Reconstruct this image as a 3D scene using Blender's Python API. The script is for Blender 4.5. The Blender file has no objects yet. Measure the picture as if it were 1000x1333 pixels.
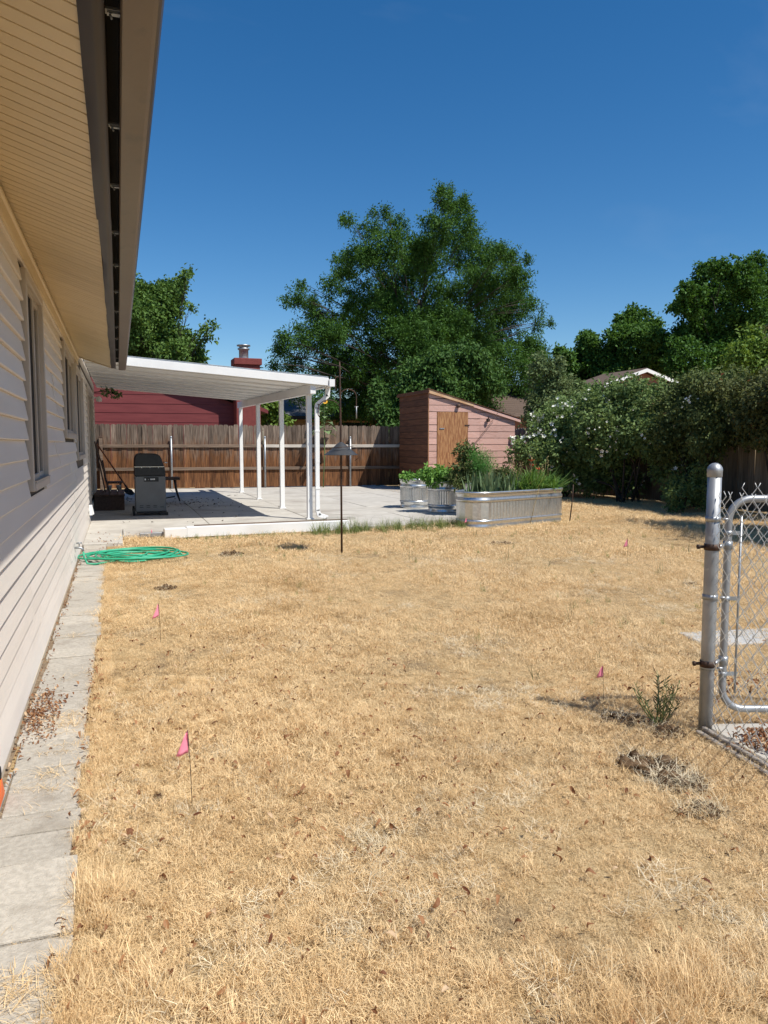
import bpy, math, random
import numpy as np
from mathutils import Vector, Matrix

random.seed(7)
SC = bpy.context.scene
COL = SC.collection
R = math.radians

# ------------------------------------------------------------------ camera
CAM_H, PITCH, YAW = 1.30, R(5.0575), R(19.0167)
cd = bpy.data.cameras.new("camera")
cam = bpy.data.objects.new("camera", cd)
COL.objects.link(cam)
cd.sensor_fit = 'HORIZONTAL'
cd.sensor_width = 36.0
cd.lens = 36.0
cd.clip_start = 0.05
cd.clip_end = 2000
cam.location = (0, 0, CAM_H)
cam.rotation_euler = (R(90) - PITCH, 0, -YAW)
SC.camera = cam

# ------------------------------------------------------------------ sky, sun, exposure
SUN = Vector((0.40, -0.53, 1.0)).normalized()
W = bpy.data.worlds.new("World")
SC.world = W
W.use_nodes = True
nt = W.node_tree
nt.nodes.clear()
sky = nt.nodes.new('ShaderNodeTexSky')
sky.sky_type = 'NISHITA'
sky.sun_disc = False
sky.sun_elevation = math.asin(SUN.z)
sky.sun_rotation = math.atan2(SUN.x, SUN.y)
sky.altitude = 900
sky.air_density = 1.0
sky.dust_density = 0.2
sky.ozone_density = 2.5
bg = nt.nodes.new('ShaderNodeBackground')
bg.inputs['Strength'].default_value = 0.10
wo = nt.nodes.new('ShaderNodeOutputWorld')
hsv = nt.nodes.new('ShaderNodeHueSaturation')
hsv.inputs['Saturation'].default_value = 1.345
nt.links.new(sky.outputs[0], hsv.inputs['Color'])
tcw = nt.nodes.new('ShaderNodeTexCoord')
mpw = nt.nodes.new('ShaderNodeMapping')
mpw.inputs['Scale'].default_value = (1.6, 3.2, 7.0)
mpw.inputs['Rotation'].default_value = (0.2, 0.35, 0.3)
nzw = nt.nodes.new('ShaderNodeTexNoise')
nzw.inputs['Scale'].default_value = 1.3
nzw.inputs['Detail'].default_value = 7
nzw.inputs['Distortion'].default_value = 0.8
mrw = nt.nodes.new('ShaderNodeMapRange')
mrw.inputs[1].default_value = 0.58
mrw.inputs[2].default_value = 0.85
mrw.inputs[4].default_value = 0.07
mxw = nt.nodes.new('ShaderNodeMix')
mxw.data_type = 'RGBA'
mxw.inputs[7].default_value = (5.5, 6.0, 6.8, 1)
nt.links.new(tcw.outputs['Generated'], mpw.inputs[0])
nt.links.new(mpw.outputs[0], nzw.inputs['Vector'])
nt.links.new(nzw.outputs[0], mrw.inputs[0])
nt.links.new(mrw.outputs[0], mxw.inputs[0])
nt.links.new(hsv.outputs[0], mxw.inputs[6])
nt.links.new(mxw.outputs[2], bg.inputs[0])
nt.links.new(bg.outputs[0], wo.inputs[0])
ld = bpy.data.lights.new("sun", 'SUN')
ld.energy = 5.0
ld.angle = R(0.53)
ld.color = (1.0, 0.95, 0.86)
sun = bpy.data.objects.new("sun", ld)
COL.objects.link(sun)
sun.rotation_euler = (-SUN).to_track_quat('-Z', 'Y').to_euler()
sun.location = (8, -10, 20)
vs = SC.view_settings
vs.view_transform = 'Standard'
vs.look = 'None'
vs.exposure = 0.25
vs.gamma = 1.0
vs.use_curve_mapping = False
SC.cycles.max_bounces = 8
SC.cycles.transparent_max_bounces = 8

# ------------------------------------------------------------------ helpers
cF = Vector((math.sin(YAW) * math.cos(PITCH), math.cos(YAW) * math.cos(PITCH), -math.sin(PITCH)))
cR = Vector((math.cos(YAW), -math.sin(YAW), 0))
cU = cR.cross(cF)


def at(x, y, Y):
    """point of the photograph's sight line (x, y) that lies Y metres along the yard"""
    d = cF + cR * ((x - 500) / 1000) - cU * ((y - 666.5) / 1000)
    return Vector((0, 0, CAM_H)) + d * (Y / d.y)


def gnd(x, y, z=0.0):
    d = cF + cR * ((x - 500) / 1000) - cU * ((y - 666.5) / 1000)
    return Vector((0, 0, CAM_H)) + d * ((z - CAM_H) / d.z)


def wloc(o):
    v = Vector((0, 0, 0))
    while o is not None:
        v += Vector(o.location)
        o = o.parent
    return v


def tag(o, label, cat, group=None):
    o['label'] = label
    o['category'] = cat
    if group:
        o['group'] = group
    return o


def thing(name, label, cat, loc=(0, 0, 0), group=None):
    o = bpy.data.objects.new(name, None)
    o.empty_display_size = 0.1
    COL.objects.link(o)
    o.location = loc
    return tag(o, label, cat, group)


def put(me, name, parent=None, loc=(0, 0, 0), rot=(0, 0, 0), scale=None):
    o = bpy.data.objects.new(name, me)
    COL.objects.link(o)
    if parent is not None:
        o.parent = parent
        o.location = Vector(loc) - wloc(parent)
    else:
        o.location = loc
    o.rotation_euler = rot
    if scale is not None:
        o.scale = scale
    return o


def dup(root, loc, rotz=0.0, label=None, scale=None):
    r = root.copy()
    COL.objects.link(r)
    r.location = loc
    r.rotation_euler = (0, 0, rotz)
    if scale:
        r.scale = (scale,) * 3
    if label:
        r['label'] = label
    for ch in list(root.children):
        c = ch.copy()
        COL.objects.link(c)
        c.parent = r
        for g in ch.children:
            d = g.copy()
            COL.objects.link(d)
            d.parent = c
    return r


class MB:
    def __init__(s):
        s.v = []
        s.f = []
        s.sm = []

    def add(s, vs_, fs, smooth=False):
        b = len(s.v)
        s.v += [tuple(p) for p in vs_]
        for f in fs:
            s.f.append(tuple(i + b for i in f))
            s.sm.append(smooth)
        return s

    def box(s, x0, x1, y0, y1, z0, z1, M=None):
        p = [(x, y, z) for x in (x0, x1) for y in (y0, y1) for z in (z0, z1)]
        if M is not None:
            p = [M @ Vector(q) for q in p]
        return s.add(p, [(0, 1, 3, 2), (4, 6, 7, 5), (0, 4, 5, 1), (2, 3, 7, 6), (0, 2, 6, 4), (1, 5, 7, 3)])

    def prism(s, poly, axis, a, b):
        """polygon given in the two other axes (in xyz order), extruded along axis from a to b"""
        n = len(poly)

        def mk(p, t):
            q = list(p)
            q.insert(axis, t)
            return q
        v = [mk(p, a) for p in poly] + [mk(p, b) for p in poly]
        fs = [tuple(range(n))[::-1], tuple(range(n, 2 * n))]
        for i in range(n):
            j = (i + 1) % n
            fs.append((i, j, n + j, n + i))
        return s.add(v, fs)

    def tube(s, pts, r, n=8, cap=True, smooth=True, closed=False):
        pts = [Vector(p) for p in pts]
        m = len(pts)
        rs = r if isinstance(r, (list, tuple)) else [r] * m
        vs_ = []
        prev = None
        for i, p in enumerate(pts):
            if closed:
                t = pts[(i + 1) % m] - pts[(i - 1) % m]
            else:
                t = pts[min(i + 1, m - 1)] - pts[max(i - 1, 0)]
            if t.length < 1e-9:
                t = Vector((0, 0, 1))
            t.normalize()
            if prev is None:
                a = Vector((0, 0, 1)) if abs(t.z) < 0.9 else Vector((1, 0, 0))
                u = t.cross(a).normalized()
            else:
                u = (prev - t * prev.dot(t))
                u = u.normalized() if u.length > 1e-6 else t.orthogonal().normalized()
            prev = u
            w = t.cross(u)
            for k in range(n):
                an = 2 * math.pi * k / n
                vs_.append(p + (u * math.cos(an) + w * math.sin(an)) * rs[i])
        fs = []
        rng = m if closed else m - 1
        for i in range(rng):
            for k in range(n):
                k2 = (k + 1) % n
                i2 = (i + 1) % m
                fs.append((i * n + k, i * n + k2, i2 * n + k2, i2 * n + k))
        if cap and not closed:
            fs.append(tuple(range(n))[::-1])
            fs.append(tuple((m - 1) * n + k for k in range(n)))
        return s.add(vs_, fs, smooth)

    def lathe(s, prof, c=(0, 0, 0), n=24, smooth=True, capb=False, capt=False):
        vs_ = []
        for (r, z) in prof:
            for k in range(n):
                an = 2 * math.pi * k / n
                vs_.append((c[0] + r * math.cos(an), c[1] + r * math.sin(an), c[2] + z))
        fs = []
        for i in range(len(prof) - 1):
            for k in range(n):
                k2 = (k + 1) % n
                fs.append((i * n + k, i * n + k2, (i + 1) * n + k2, (i + 1) * n + k))
        if capb:
            fs.append(tuple(range(n))[::-1])
        if capt:
            fs.append(tuple((len(prof) - 1) * n + k for k in range(n)))
        return s.add(vs_, fs, smooth)

    def mesh(s, name, mat):
        me = bpy.data.meshes.new(name)
        me.from_pydata(s.v, [], s.f)
        me.polygons.foreach_set('use_smooth', s.sm)
        me.materials.append(mat)
        me.update()
        return me

    def build(s, name, mat, parent=None, bevel=0.0):
        o = put(s.mesh(name, mat), name, parent)
        if bevel:
            m = o.modifiers.new("bevel", 'BEVEL')
            m.width = bevel
            m.segments = 1
            m.limit_method = 'ANGLE'
        return o


def struct(o):
    o['kind'] = 'structure'
    return o


# ------------------------------------------------------------------ materials
def newmat(name):
    m = bpy.data.materials.new(name)
    m.use_nodes = True
    n = m.node_tree
    n.nodes.clear()
    out = n.nodes.new('ShaderNodeOutputMaterial')
    bs = n.nodes.new('ShaderNodeBsdfPrincipled')
    n.links.new(bs.outputs[0], out.inputs[0])
    return m, n, bs, out


def rgb(c):
    return (c[0], c[1], c[2], 1.0)


def pm(name, c1, c2=None, scale=8.0, stretch=(1, 1, 1), rough=0.7, bump=0.0, bscale=None, metal=0.0,
       rand=0.0, spec=0.4, lo=0.35, hi=0.65, c3=None, s3=1.2, lo3=0.5, hi3=0.7, space='Object', det=5):
    m, n, bs, out = newmat(name)
    L = n.links
    bs.inputs['Roughness'].default_value = rough
    bs.inputs['Metallic'].default_value = metal
    bs.inputs['Specular IOR Level'].default_value = spec
    tc = n.nodes.new('ShaderNodeTexCoord')
    mp = n.nodes.new('ShaderNodeMapping')
    mp.inputs['Scale'].default_value = stretch
    src = tc.outputs['Object']
    if space == 'World':
        g = n.nodes.new('ShaderNodeNewGeometry')
        src = g.outputs['Position']
    L.new(src, mp.inputs[0])
    if rand:
        oi = n.nodes.new('ShaderNodeObjectInfo')
        ml = n.nodes.new('ShaderNodeMath')
        ml.operation = 'MULTIPLY'
        ml.inputs[1].default_value = 37.0
        L.new(oi.outputs['Random'], ml.inputs[0])
        cx = n.nodes.new('ShaderNodeCombineXYZ')
        for i in range(3):
            L.new(ml.outputs[0], cx.inputs[i])
        L.new(cx.outputs[0], mp.inputs['Location'])
    c2 = c2 or c1
    nz = n.nodes.new('ShaderNodeTexNoise')
    nz.inputs['Scale'].default_value = scale
    nz.inputs['Detail'].default_value = det
    L.new(mp.outputs[0], nz.inputs['Vector'])
    mr = n.nodes.new('ShaderNodeMapRange')
    mr.inputs[1].default_value = lo
    mr.inputs[2].default_value = hi
    L.new(nz.outputs[0], mr.inputs[0])
    mx = n.nodes.new('ShaderNodeMix')
    mx.data_type = 'RGBA'
    mx.inputs[6].default_value = rgb(c1)
    mx.inputs[7].default_value = rgb(c2)
    L.new(mr.outputs[0], mx.inputs[0])
    col = mx.outputs[2]
    if c3:
        n3 = n.nodes.new('ShaderNodeTexNoise')
        n3.inputs['Scale'].default_value = s3
        n3.inputs['Detail'].default_value = 4
        L.new(mp.outputs[0], n3.inputs['Vector'])
        m3 = n.nodes.new('ShaderNodeMapRange')
        m3.inputs[1].default_value = lo3
        m3.inputs[2].default_value = hi3
        L.new(n3.outputs[0], m3.inputs[0])
        x3 = n.nodes.new('ShaderNodeMix')
        x3.data_type = 'RGBA'
        x3.inputs[7].default_value = rgb(c3)
        L.new(m3.outputs[0], x3.inputs[0])
        L.new(col, x3.inputs[6])
        col = x3.outputs[2]
    if rand:
        hs = n.nodes.new('ShaderNodeHueSaturation')
        mr2 = n.nodes.new('ShaderNodeMapRange')
        mr2.inputs[3].default_value = 1 - rand
        mr2.inputs[4].default_value = 1 + rand
        L.new(oi.outputs['Random'], mr2.inputs[0])
        L.new(mr2.outputs[0], hs.inputs['Value'])
        L.new(col, hs.inputs['Color'])
        col = hs.outputs[0]
    L.new(col, bs.inputs['Base Color'])
    if bump:
        nb = n.nodes.new('ShaderNodeTexNoise')
        nb.inputs['Scale'].default_value = bscale or scale * 3
        nb.inputs['Detail'].default_value = 4
        L.new(mp.outputs[0], nb.inputs['Vector'])
        bp = n.nodes.new('ShaderNodeBump')
        bp.inputs['Strength'].default_value = bump
        bp.inputs['Distance'].default_value = 0.01
        L.new(nb.outputs[0], bp.inputs['Height'])
        L.new(bp.outputs[0], bs.inputs['Normal'])
    return m


def leafmat(name, dark, light, trans=0.28, rough=0.45, third=None):
    m, n, bs, out = newmat(name)
    L = n.links
    a = n.nodes.new('ShaderNodeAttribute')
    a.attribute_name = 'tint'
    cr = n.nodes.new('ShaderNodeValToRGB')
    cr.color_ramp.elements[0].color = rgb(dark)
    cr.color_ramp.elements[1].color = rgb(light)
    if third:
        e = cr.color_ramp.elements.new(0.93)
        e.color = rgb(light)
        cr.color_ramp.elements[2].color = rgb(third)
    L.new(a.outputs['Fac'], cr.inputs[0])
    L.new(cr.outputs[0], bs.inputs['Base Color'])
    bs.inputs['Roughness'].default_value = 0.6
    bs.inputs['Specular IOR Level'].default_value = 0.18
    tr = n.nodes.new('ShaderNodeBsdfTranslucent')
    hs = n.nodes.new('ShaderNodeHueSaturation')
    hs.inputs['Hue'].default_value = 0.48
    hs.inputs['Saturation'].default_value = 1.1
    hs.inputs['Value'].default_value = 1.3
    L.new(cr.outputs[0], hs.inputs['Color'])
    L.new(hs.outputs[0], tr.inputs[0])
    mx = n.nodes.new('ShaderNodeMixShader')
    mx.inputs[0].default_value = trans
    L.new(bs.outputs[0], mx.inputs[1])
    L.new(tr.outputs[0], mx.inputs[2])
    L.new(mx.outputs[0], out.inputs[0])
    return m


def strawmat(name, cols, trans=0.2):
    """dry blades: patches over the lawn plus a difference from tuft to tuft"""
    m, n, bs, out = newmat(name)
    L = n.links
    g = n.nodes.new('ShaderNodeNewGeometry')
    n1 = n.nodes.new('ShaderNodeTexNoise')
    n1.inputs['Scale'].default_value = 1.1
    n1.inputs['Detail'].default_value = 6
    n1.inputs['Roughness'].default_value = 0.65
    L.new(g.outputs['Position'], n1.inputs['Vector'])
    oi = n.nodes.new('ShaderNodeObjectInfo')
    ad = n.nodes.new('ShaderNodeMath')
    ad.operation = 'MULTIPLY_ADD'
    ad.inputs[1].default_value = 0.42
    L.new(oi.outputs['Random'], ad.inputs[0])
    sb = n.nodes.new('ShaderNodeMath')
    sb.operation = 'MULTIPLY_ADD'
    sb.inputs[1].default_value = 1.7
    sb.inputs[2].default_value = -0.58
    L.new(n1.outputs[0], sb.inputs[0])
    n2 = n.nodes.new('ShaderNodeTexNoise')
    n2.inputs['Scale'].default_value = 0.33
    n2.inputs['Detail'].default_value = 3
    L.new(g.outputs['Position'], n2.inputs['Vector'])
    sc2 = n.nodes.new('ShaderNodeMath')
    sc2.operation = 'MULTIPLY_ADD'
    sc2.inputs[1].default_value = 1.1
    sc2.inputs[2].default_value = -0.55
    L.new(n2.outputs[0], sc2.inputs[0])
    su = n.nodes.new('ShaderNodeMath')
    su.operation = 'ADD'
    L.new(sb.outputs[0], su.inputs[0])
    L.new(sc2.outputs[0], su.inputs[1])
    L.new(su.outputs[0], ad.inputs[2])
    cr = n.nodes.new('ShaderNodeValToRGB')
    els = cr.color_ramp.elements
    els[0].position = 0.0
    els[0].color = rgb(cols[0])
    els[1].position = 1.0
    els[1].color = rgb(cols[-1])
    for i, c in enumerate(cols[1:-1]):
        e = els.new((i + 1) / (len(cols) - 1))
        e.color = rgb(c)
    L.new(ad.outputs[0], cr.inputs[0])
    at_ = n.nodes.new('ShaderNodeAttribute')
    at_.attribute_name = 'tint'
    hs = n.nodes.new('ShaderNodeHueSaturation')
    mr = n.nodes.new('ShaderNodeMapRange')
    mr.inputs[3].default_value = 0.72
    mr.inputs[4].default_value = 1.28
    L.new(at_.outputs['Fac'], mr.inputs[0])
    L.new(mr.outputs[0], hs.inputs['Value'])
    L.new(cr.outputs[0], hs.inputs['Color'])
    L.new(hs.outputs[0], bs.inputs['Base Color'])
    bs.inputs['Roughness'].default_value = 0.6
    bs.inputs['Specular IOR Level'].default_value = 0.3
    tr = n.nodes.new('ShaderNodeBsdfTranslucent')
    L.new(hs.outputs[0], tr.inputs[0])
    mx = n.nodes.new('ShaderNodeMixShader')
    mx.inputs[0].default_value = trans
    L.new(bs.outputs[0], mx.inputs[1])
    L.new(tr.outputs[0], mx.inputs[2])
    L.new(mx.outputs[0], out.inputs[0])
    return m


def picketmat(name, grey, grey2, brown, brown2, zmid, span, wear=0.5):
    """boards weathered grey towards the top, redder below, with vertical grain"""
    m, n, bs, out = newmat(name)
    L = n.links
    tc = n.nodes.new('ShaderNodeTexCoord')
    oi = n.nodes.new('ShaderNodeObjectInfo')
    ml = n.nodes.new('ShaderNodeMath')
    ml.operation = 'MULTIPLY'
    ml.inputs[1].default_value = 53.0
    L.new(oi.outputs['Random'], ml.inputs[0])
    cx = n.nodes.new('ShaderNodeCombineXYZ')
    for i in range(3):
        L.new(ml.outputs[0], cx.inputs[i])
    mp = n.nodes.new('ShaderNodeMapping')
    mp.inputs['Scale'].default_value = (14, 14, 0.9)
    L.new(tc.outputs['Object'], mp.inputs[0])
    L.new(cx.outputs[0], mp.inputs['Location'])
    nz = n.nodes.new('ShaderNodeTexNoise')
    nz.inputs['Scale'].default_value = 3.0
    nz.inputs['Detail'].default_value = 6
    L.new(mp.outputs[0], nz.inputs['Vector'])
    mr = n.nodes.new('ShaderNodeMapRange')
    mr.inputs[1].default_value = 0.36
    mr.inputs[2].default_value = 0.62
    L.new(nz.outputs[0], mr.inputs[0])

    def mix(a, b):
        x = n.nodes.new('ShaderNodeMix')
        x.data_type = 'RGBA'
        x.inputs[6].default_value = rgb(a)
        x.inputs[7].default_value = rgb(b)
        L.new(mr.outputs[0], x.inputs[0])
        return x.outputs[2]
    ca = mix(grey, grey2)
    cb = mix(brown, brown2)
    sp = n.nodes.new('ShaderNodeSeparateXYZ')
    L.new(tc.outputs['Object'], sp.inputs[0])
    mp2 = n.nodes.new('ShaderNodeMapping')
    mp2.inputs['Scale'].default_value = (5, 5, 1.5)
    L.new(tc.outputs['Object'], mp2.inputs[0])
    L.new(cx.outputs[0], mp2.inputs['Location'])
    n2 = n.nodes.new('ShaderNodeTexNoise')
    n2.inputs['Scale'].default_value = 2.0
    n2.inputs['Detail'].default_value = 3
    L.new(mp2.outputs[0], n2.inputs['Vector'])
    ad = n.nodes.new('ShaderNodeMath')
    ad.operation = 'MULTIPLY_ADD'
    ad.inputs[1].default_value = 1.4
    L.new(n2.outputs[0], ad.inputs[0])
    L.new(sp.outputs[2], ad.inputs[2])
    m3 = n.nodes.new('ShaderNodeMapRange')
    m3.inputs[1].default_value = zmid - span + 0.7
    m3.inputs[2].default_value = zmid + span + 0.7
    L.new(ad.outputs[0], m3.inputs[0])
    x = n.nodes.new('ShaderNodeMix')
    x.data_type = 'RGBA'
    L.new(m3.outputs[0], x.inputs[0])
    L.new(cb, x.inputs[6])
    L.new(ca, x.inputs[7])
    hs = n.nodes.new('ShaderNodeHueSaturation')
    m4 = n.nodes.new('ShaderNodeMapRange')
    m4.inputs[3].default_value = 1 - 0.35
    m4.inputs[4].default_value = 1 + 0.35
    L.new(oi.outputs['Random'], m4.inputs[0])
    L.new(m4.outputs[0], hs.inputs['Value'])
    L.new(x.outputs[2], hs.inputs['Color'])
    L.new(hs.outputs[0], bs.inputs['Base Color'])
    bs.inputs['Roughness'].default_value = 0.85
    bs.inputs['Specular IOR Level'].default_value = 0.2
    bp = n.nodes.new('ShaderNodeBump')
    bp.inputs['Strength'].default_value = 0.5
    bp.inputs['Distance'].default_value = 0.006
    L.new(nz.outputs[0], bp.inputs['Height'])
    L.new(bp.outputs[0], bs.inputs['Normal'])
    return m


M = {}
M['siding'] = pm('vinyl_siding', (0.71, 0.65, 0.585), (0.76, 0.70, 0.635), scale=1.5, rough=0.5, bump=0.06, bscale=60, stretch=(1, 0.4, 4), rand=0.025, c3=(0.60, 0.54, 0.475), s3=0.7, lo3=0.52, hi3=0.8)
M['soffit'] = pm('vinyl_soffit', (0.68, 0.56, 0.37), (0.72, 0.60, 0.40), scale=2, rough=0.5, bump=0.03, bscale=80, rand=0.03)
M['trim'] = pm('cream_trim', (0.60, 0.52, 0.40), (0.64, 0.56, 0.44), scale=3, rough=0.45)
M['sheath'] = pm('sheathing', (0.10, 0.085, 0.07), rough=0.9)
M['brown_metal'] = pm('brown_gutter_paint', (0.120, 0.090, 0.066), (0.145, 0.112, 0.084), scale=3, rough=0.38, bump=0.05, bscale=40, c3=(0.10, 0.08, 0.065), s3=14, lo3=0.6, hi3=0.75, stretch=(1, 0.5, 1))
M['dark_metal'] = pm('dark_brown_coil', (0.030, 0.022, 0.019), (0.040, 0.030, 0.026), scale=2, rough=0.42, bump=0.35, bscale=2.2, stretch=(1, 0.6, 1), metal=0.0, spec=0.25)
M['black'] = pm('black_paint', (0.010, 0.010, 0.011), (0.016, 0.016, 0.017), scale=20, rough=0.42)
M['black_gap'] = pm('black_gap', (0.006, 0.006, 0.006), rough=0.9)
M['casing'] = pm('window_casing', (0.48, 0.42, 0.36), (0.52, 0.46, 0.40), scale=4, rough=0.45)
M['screen'] = pm('insect_screen', (0.030, 0.027, 0.025), (0.038, 0.034, 0.031), scale=200, rough=0.85, spec=0.1)
M['frame'] = pm('window_vinyl', (0.42, 0.36, 0.30), (0.47, 0.41, 0.345), scale=4, rough=0.45)
M['white'] = pm('white_aluminium', (0.78, 0.78, 0.77), (0.82, 0.82, 0.81), scale=3, rough=0.4, bump=0.03, bscale=30, c3=(0.70, 0.69, 0.66), s3=1.3, lo3=0.55, hi3=0.8)
M['pan'] = pm('roof_pan_white', (0.74, 0.73, 0.70), (0.78, 0.77, 0.74), scale=2, rough=0.42, rand=0.03)
M['concrete'] = pm('concrete', (0.42, 0.395, 0.355), (0.49, 0.465, 0.42), scale=5, rough=0.9, bump=0.25, bscale=90, rand=0.04, c3=(0.33, 0.30, 0.265), s3=1.1, lo3=0.50, hi3=0.72, space='World', spec=0.2)
M['paver'] = pm('paver_concrete', (0.36, 0.33, 0.285), (0.46, 0.425, 0.37), scale=55, rough=0.95, bump=0.5, bscale=160, rand=0.10, c3=(0.27, 0.24, 0.20), s3=7.0, lo3=0.55, hi3=0.8, space='World', spec=0.2)
M['soil'] = pm('dry_soil', (0.32, 0.22, 0.11), (0.46, 0.34, 0.19), scale=70, rough=1.0, bump=1.0, bscale=140, c3=(0.20, 0.145, 0.09), s3=1.7, lo3=0.5, hi3=0.72, space='World', spec=0.1)
M['path_soil'] = pm('path_soil', (0.17, 0.125, 0.085), (0.28, 0.215, 0.15), scale=45, rough=1.0, bump=0.9, bscale=90, spec=0.1, space='World')
M['dirt'] = pm('dark_dirt', (0.085, 0.052, 0.030), (0.17, 0.112, 0.066), scale=18, rough=1.0, bump=1.0, bscale=50, spec=0.1)
M['picket'] = picketmat('fence_picket', (0.235, 0.180, 0.138), (0.105, 0.076, 0.058), (0.215, 0.096, 0.040), (0.080, 0.036, 0.018), 1.15, 0.35)
M['picket_grey'] = picketmat('grey_picket', (0.31, 0.26, 0.20), (0.20, 0.165, 0.125), (0.27, 0.215, 0.155), (0.17, 0.13, 0.09), 0.6, 0.3)
M['rail'] = pm('fence_rail', (0.22, 0.155, 0.11), (0.13, 0.09, 0.064), scale=4, stretch=(0.6, 6, 6), rough=0.85, bump=0.4, rand=0.15)
M['rail_pale'] = pm('pale_rail', (0.55, 0.50, 0.44), (0.45, 0.40, 0.34), scale=4, stretch=(0.6, 6, 6), rough=0.8, bump=0.3, rand=0.1)
M['galv'] = pm('galvanised_steel', (0.40, 0.41, 0.42), (0.31, 0.32, 0.335), scale=9, rough=0.5, metal=0.65, bump=0.08, bscale=25, c3=(0.48, 0.49, 0.50), s3=22, lo3=0.62, hi3=0.72)
M['galv_dull'] = pm('dull_galvanised', (0.40, 0.42, 0.44), (0.30, 0.32, 0.34), scale=14, rough=0.45, metal=0.75, bump=0.1, bscale=40)
M['tank'] = pm('tank_galvanised', (0.66, 0.68, 0.69), (0.57, 0.59, 0.60), scale=7, rough=0.30, metal=0.85, bump=0.06, bscale=16, c3=(0.70, 0.71, 0.71), s3=30, lo3=0.5, hi3=0.6)
M['rust'] = pm('dark_rusty_steel', (0.045, 0.030, 0.024), (0.085, 0.045, 0.028), scale=20, rough=0.6, metal=0.3)
M['baffle'] = pm('grey_black_baffle', (0.035, 0.036, 0.038), (0.055, 0.056, 0.058), scale=10, rough=0.5, bump=0.1)
M['shed_pink'] = pm('faded_red_plank', (0.56, 0.33, 0.27), (0.64, 0.41, 0.35), scale=3.5, stretch=(1.0, 1, 9), rough=0.85, bump=0.4, rand=0.10, c3=(0.36, 0.19, 0.14), s3=3.5, lo3=0.56, hi3=0.74)
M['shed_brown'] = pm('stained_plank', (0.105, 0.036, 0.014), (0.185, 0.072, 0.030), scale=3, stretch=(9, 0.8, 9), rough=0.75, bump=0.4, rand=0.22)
M['shed_door'] = pm('grained_ply', (0.255, 0.105, 0.042), (0.43, 0.225, 0.098), scale=5, stretch=(9, 1, 0.9), rough=0.7, bump=0.4, lo=0.42, hi=0.58, c3=(0.25, 0.10, 0.045), s3=2.3, lo3=0.58, hi3=0.66)
M['shed_trim'] = pm('cedar_trim', (0.40, 0.20, 0.10), (0.27, 0.12, 0.06), scale=5, rough=0.8, bump=0.3)
M['shed_pale'] = pm('raw_board', (0.62, 0.42, 0.26), (0.52, 0.31, 0.17), scale=5, rough=0.8, bump=0.3)
M['shingle'] = pm('brown_shingle', (0.085, 0.058, 0.044), (0.13, 0.092, 0.072), scale=26, rough=0.95, bump=0.5, rand=0.10)
M['shingle_grey'] = pm('grey_shingle', (0.10, 0.105, 0.115), (0.15, 0.155, 0.165), scale=26, rough=0.95, bump=0.5, rand=0.10)
M['redwall'] = pm('barn_red_plank', (0.140, 0.024, 0.026), (0.170, 0.033, 0.034), scale=3, stretch=(0.6, 1, 4), rough=0.6, bump=0.12, rand=0.05)
M['redbrick'] = pm('red_brick_paint', (0.165, 0.034, 0.030), (0.20, 0.044, 0.038), scale=9, rough=0.8, bump=0.3)
M['tan'] = pm('tan_wall', (0.36, 0.235, 0.12), (0.41, 0.27, 0.14), scale=2, rough=0.9)
M['gable_brown'] = pm('rust_brown_siding', (0.24, 0.105, 0.065), (0.29, 0.13, 0.085), scale=4, rough=0.8)
M['dark_wood'] = pm('dark_brown_wood', (0.080, 0.045, 0.032), (0.125, 0.074, 0.052), scale=6, stretch=(5, 0.8, 5), rough=0.7, bump=0.3, rand=0.15)
M['handle'] = pm('red_brown_handle', (0.26, 0.075, 0.030), (0.32, 0.11, 0.045), scale=8, rough=0.5)
M['grill_grey'] = pm('grill_grey', (0.115, 0.118, 0.120), (0.135, 0.138, 0.14), scale=5, rough=0.45, metal=0.1)
M['chrome'] = pm('bright_steel', (0.75, 0.76, 0.78), rough=0.25, metal=0.9)
M['rubber'] = pm('rubber', (0.018, 0.018, 0.018), rough=0.8)
M['hose'] = pm('green_hose', (0.022, 0.30, 0.165), (0.04, 0.38, 0.22), scale=14, rough=0.4)
M['pink'] = pm('pink_flag', (1.0, 0.30, 0.43), (1.0, 0.36, 0.48), scale=30, rough=0.5, spec=0.2)
_n = M['pink'].node_tree
_t = _n.nodes.new('ShaderNodeBsdfTranslucent')
_t.inputs[0].default_value = (1.0, 0.25, 0.36, 1)
_x = _n.nodes.new('ShaderNodeMixShader')
_x.inputs[0].default_value = 0.12
_o = [q for q in _n.nodes if q.type == 'OUTPUT_MATERIAL'][0]
_b = [q for q in _n.nodes if q.type == 'BSDF_PRINCIPLED'][0]
_n.links.new(_b.outputs[0], _x.inputs[1])
_n.links.new(_t.outputs[0], _x.inputs[2])
_n.links.new(_x.outputs[0], _o.inputs[0])
M['orange'] = pm('orange_plastic', (0.85, 0.14, 0.02), (0.9, 0.18, 0.03), scale=20, rough=0.45)
M['petal_w'] = pm('white_petal', (0.80, 0.80, 0.74), (0.72, 0.72, 0.62), scale=20, rough=0.7)
M['petal_y'] = pm('yellow_petal', (0.85, 0.48, 0.03), (0.8, 0.40, 0.02), scale=20, rough=0.7)
M['petal_r'] = pm('red_petal', (0.72, 0.07, 0.03), (0.80, 0.15, 0.06), scale=20, rough=0.6)
M['bark'] = pm('bark', (0.040, 0.032, 0.026), (0.070, 0.058, 0.048), scale=6, stretch=(3, 3, 0.6), rough=0.95, bump=0.8)
M['stem'] = pm('green_stem', (0.10, 0.16, 0.05), (0.16, 0.20, 0.08), scale=10, rough=0.7)
M['stem_dry'] = pm('dry_stem', (0.19, 0.15, 0.065), (0.27, 0.21, 0.10), scale=10, rough=0.8)
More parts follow.
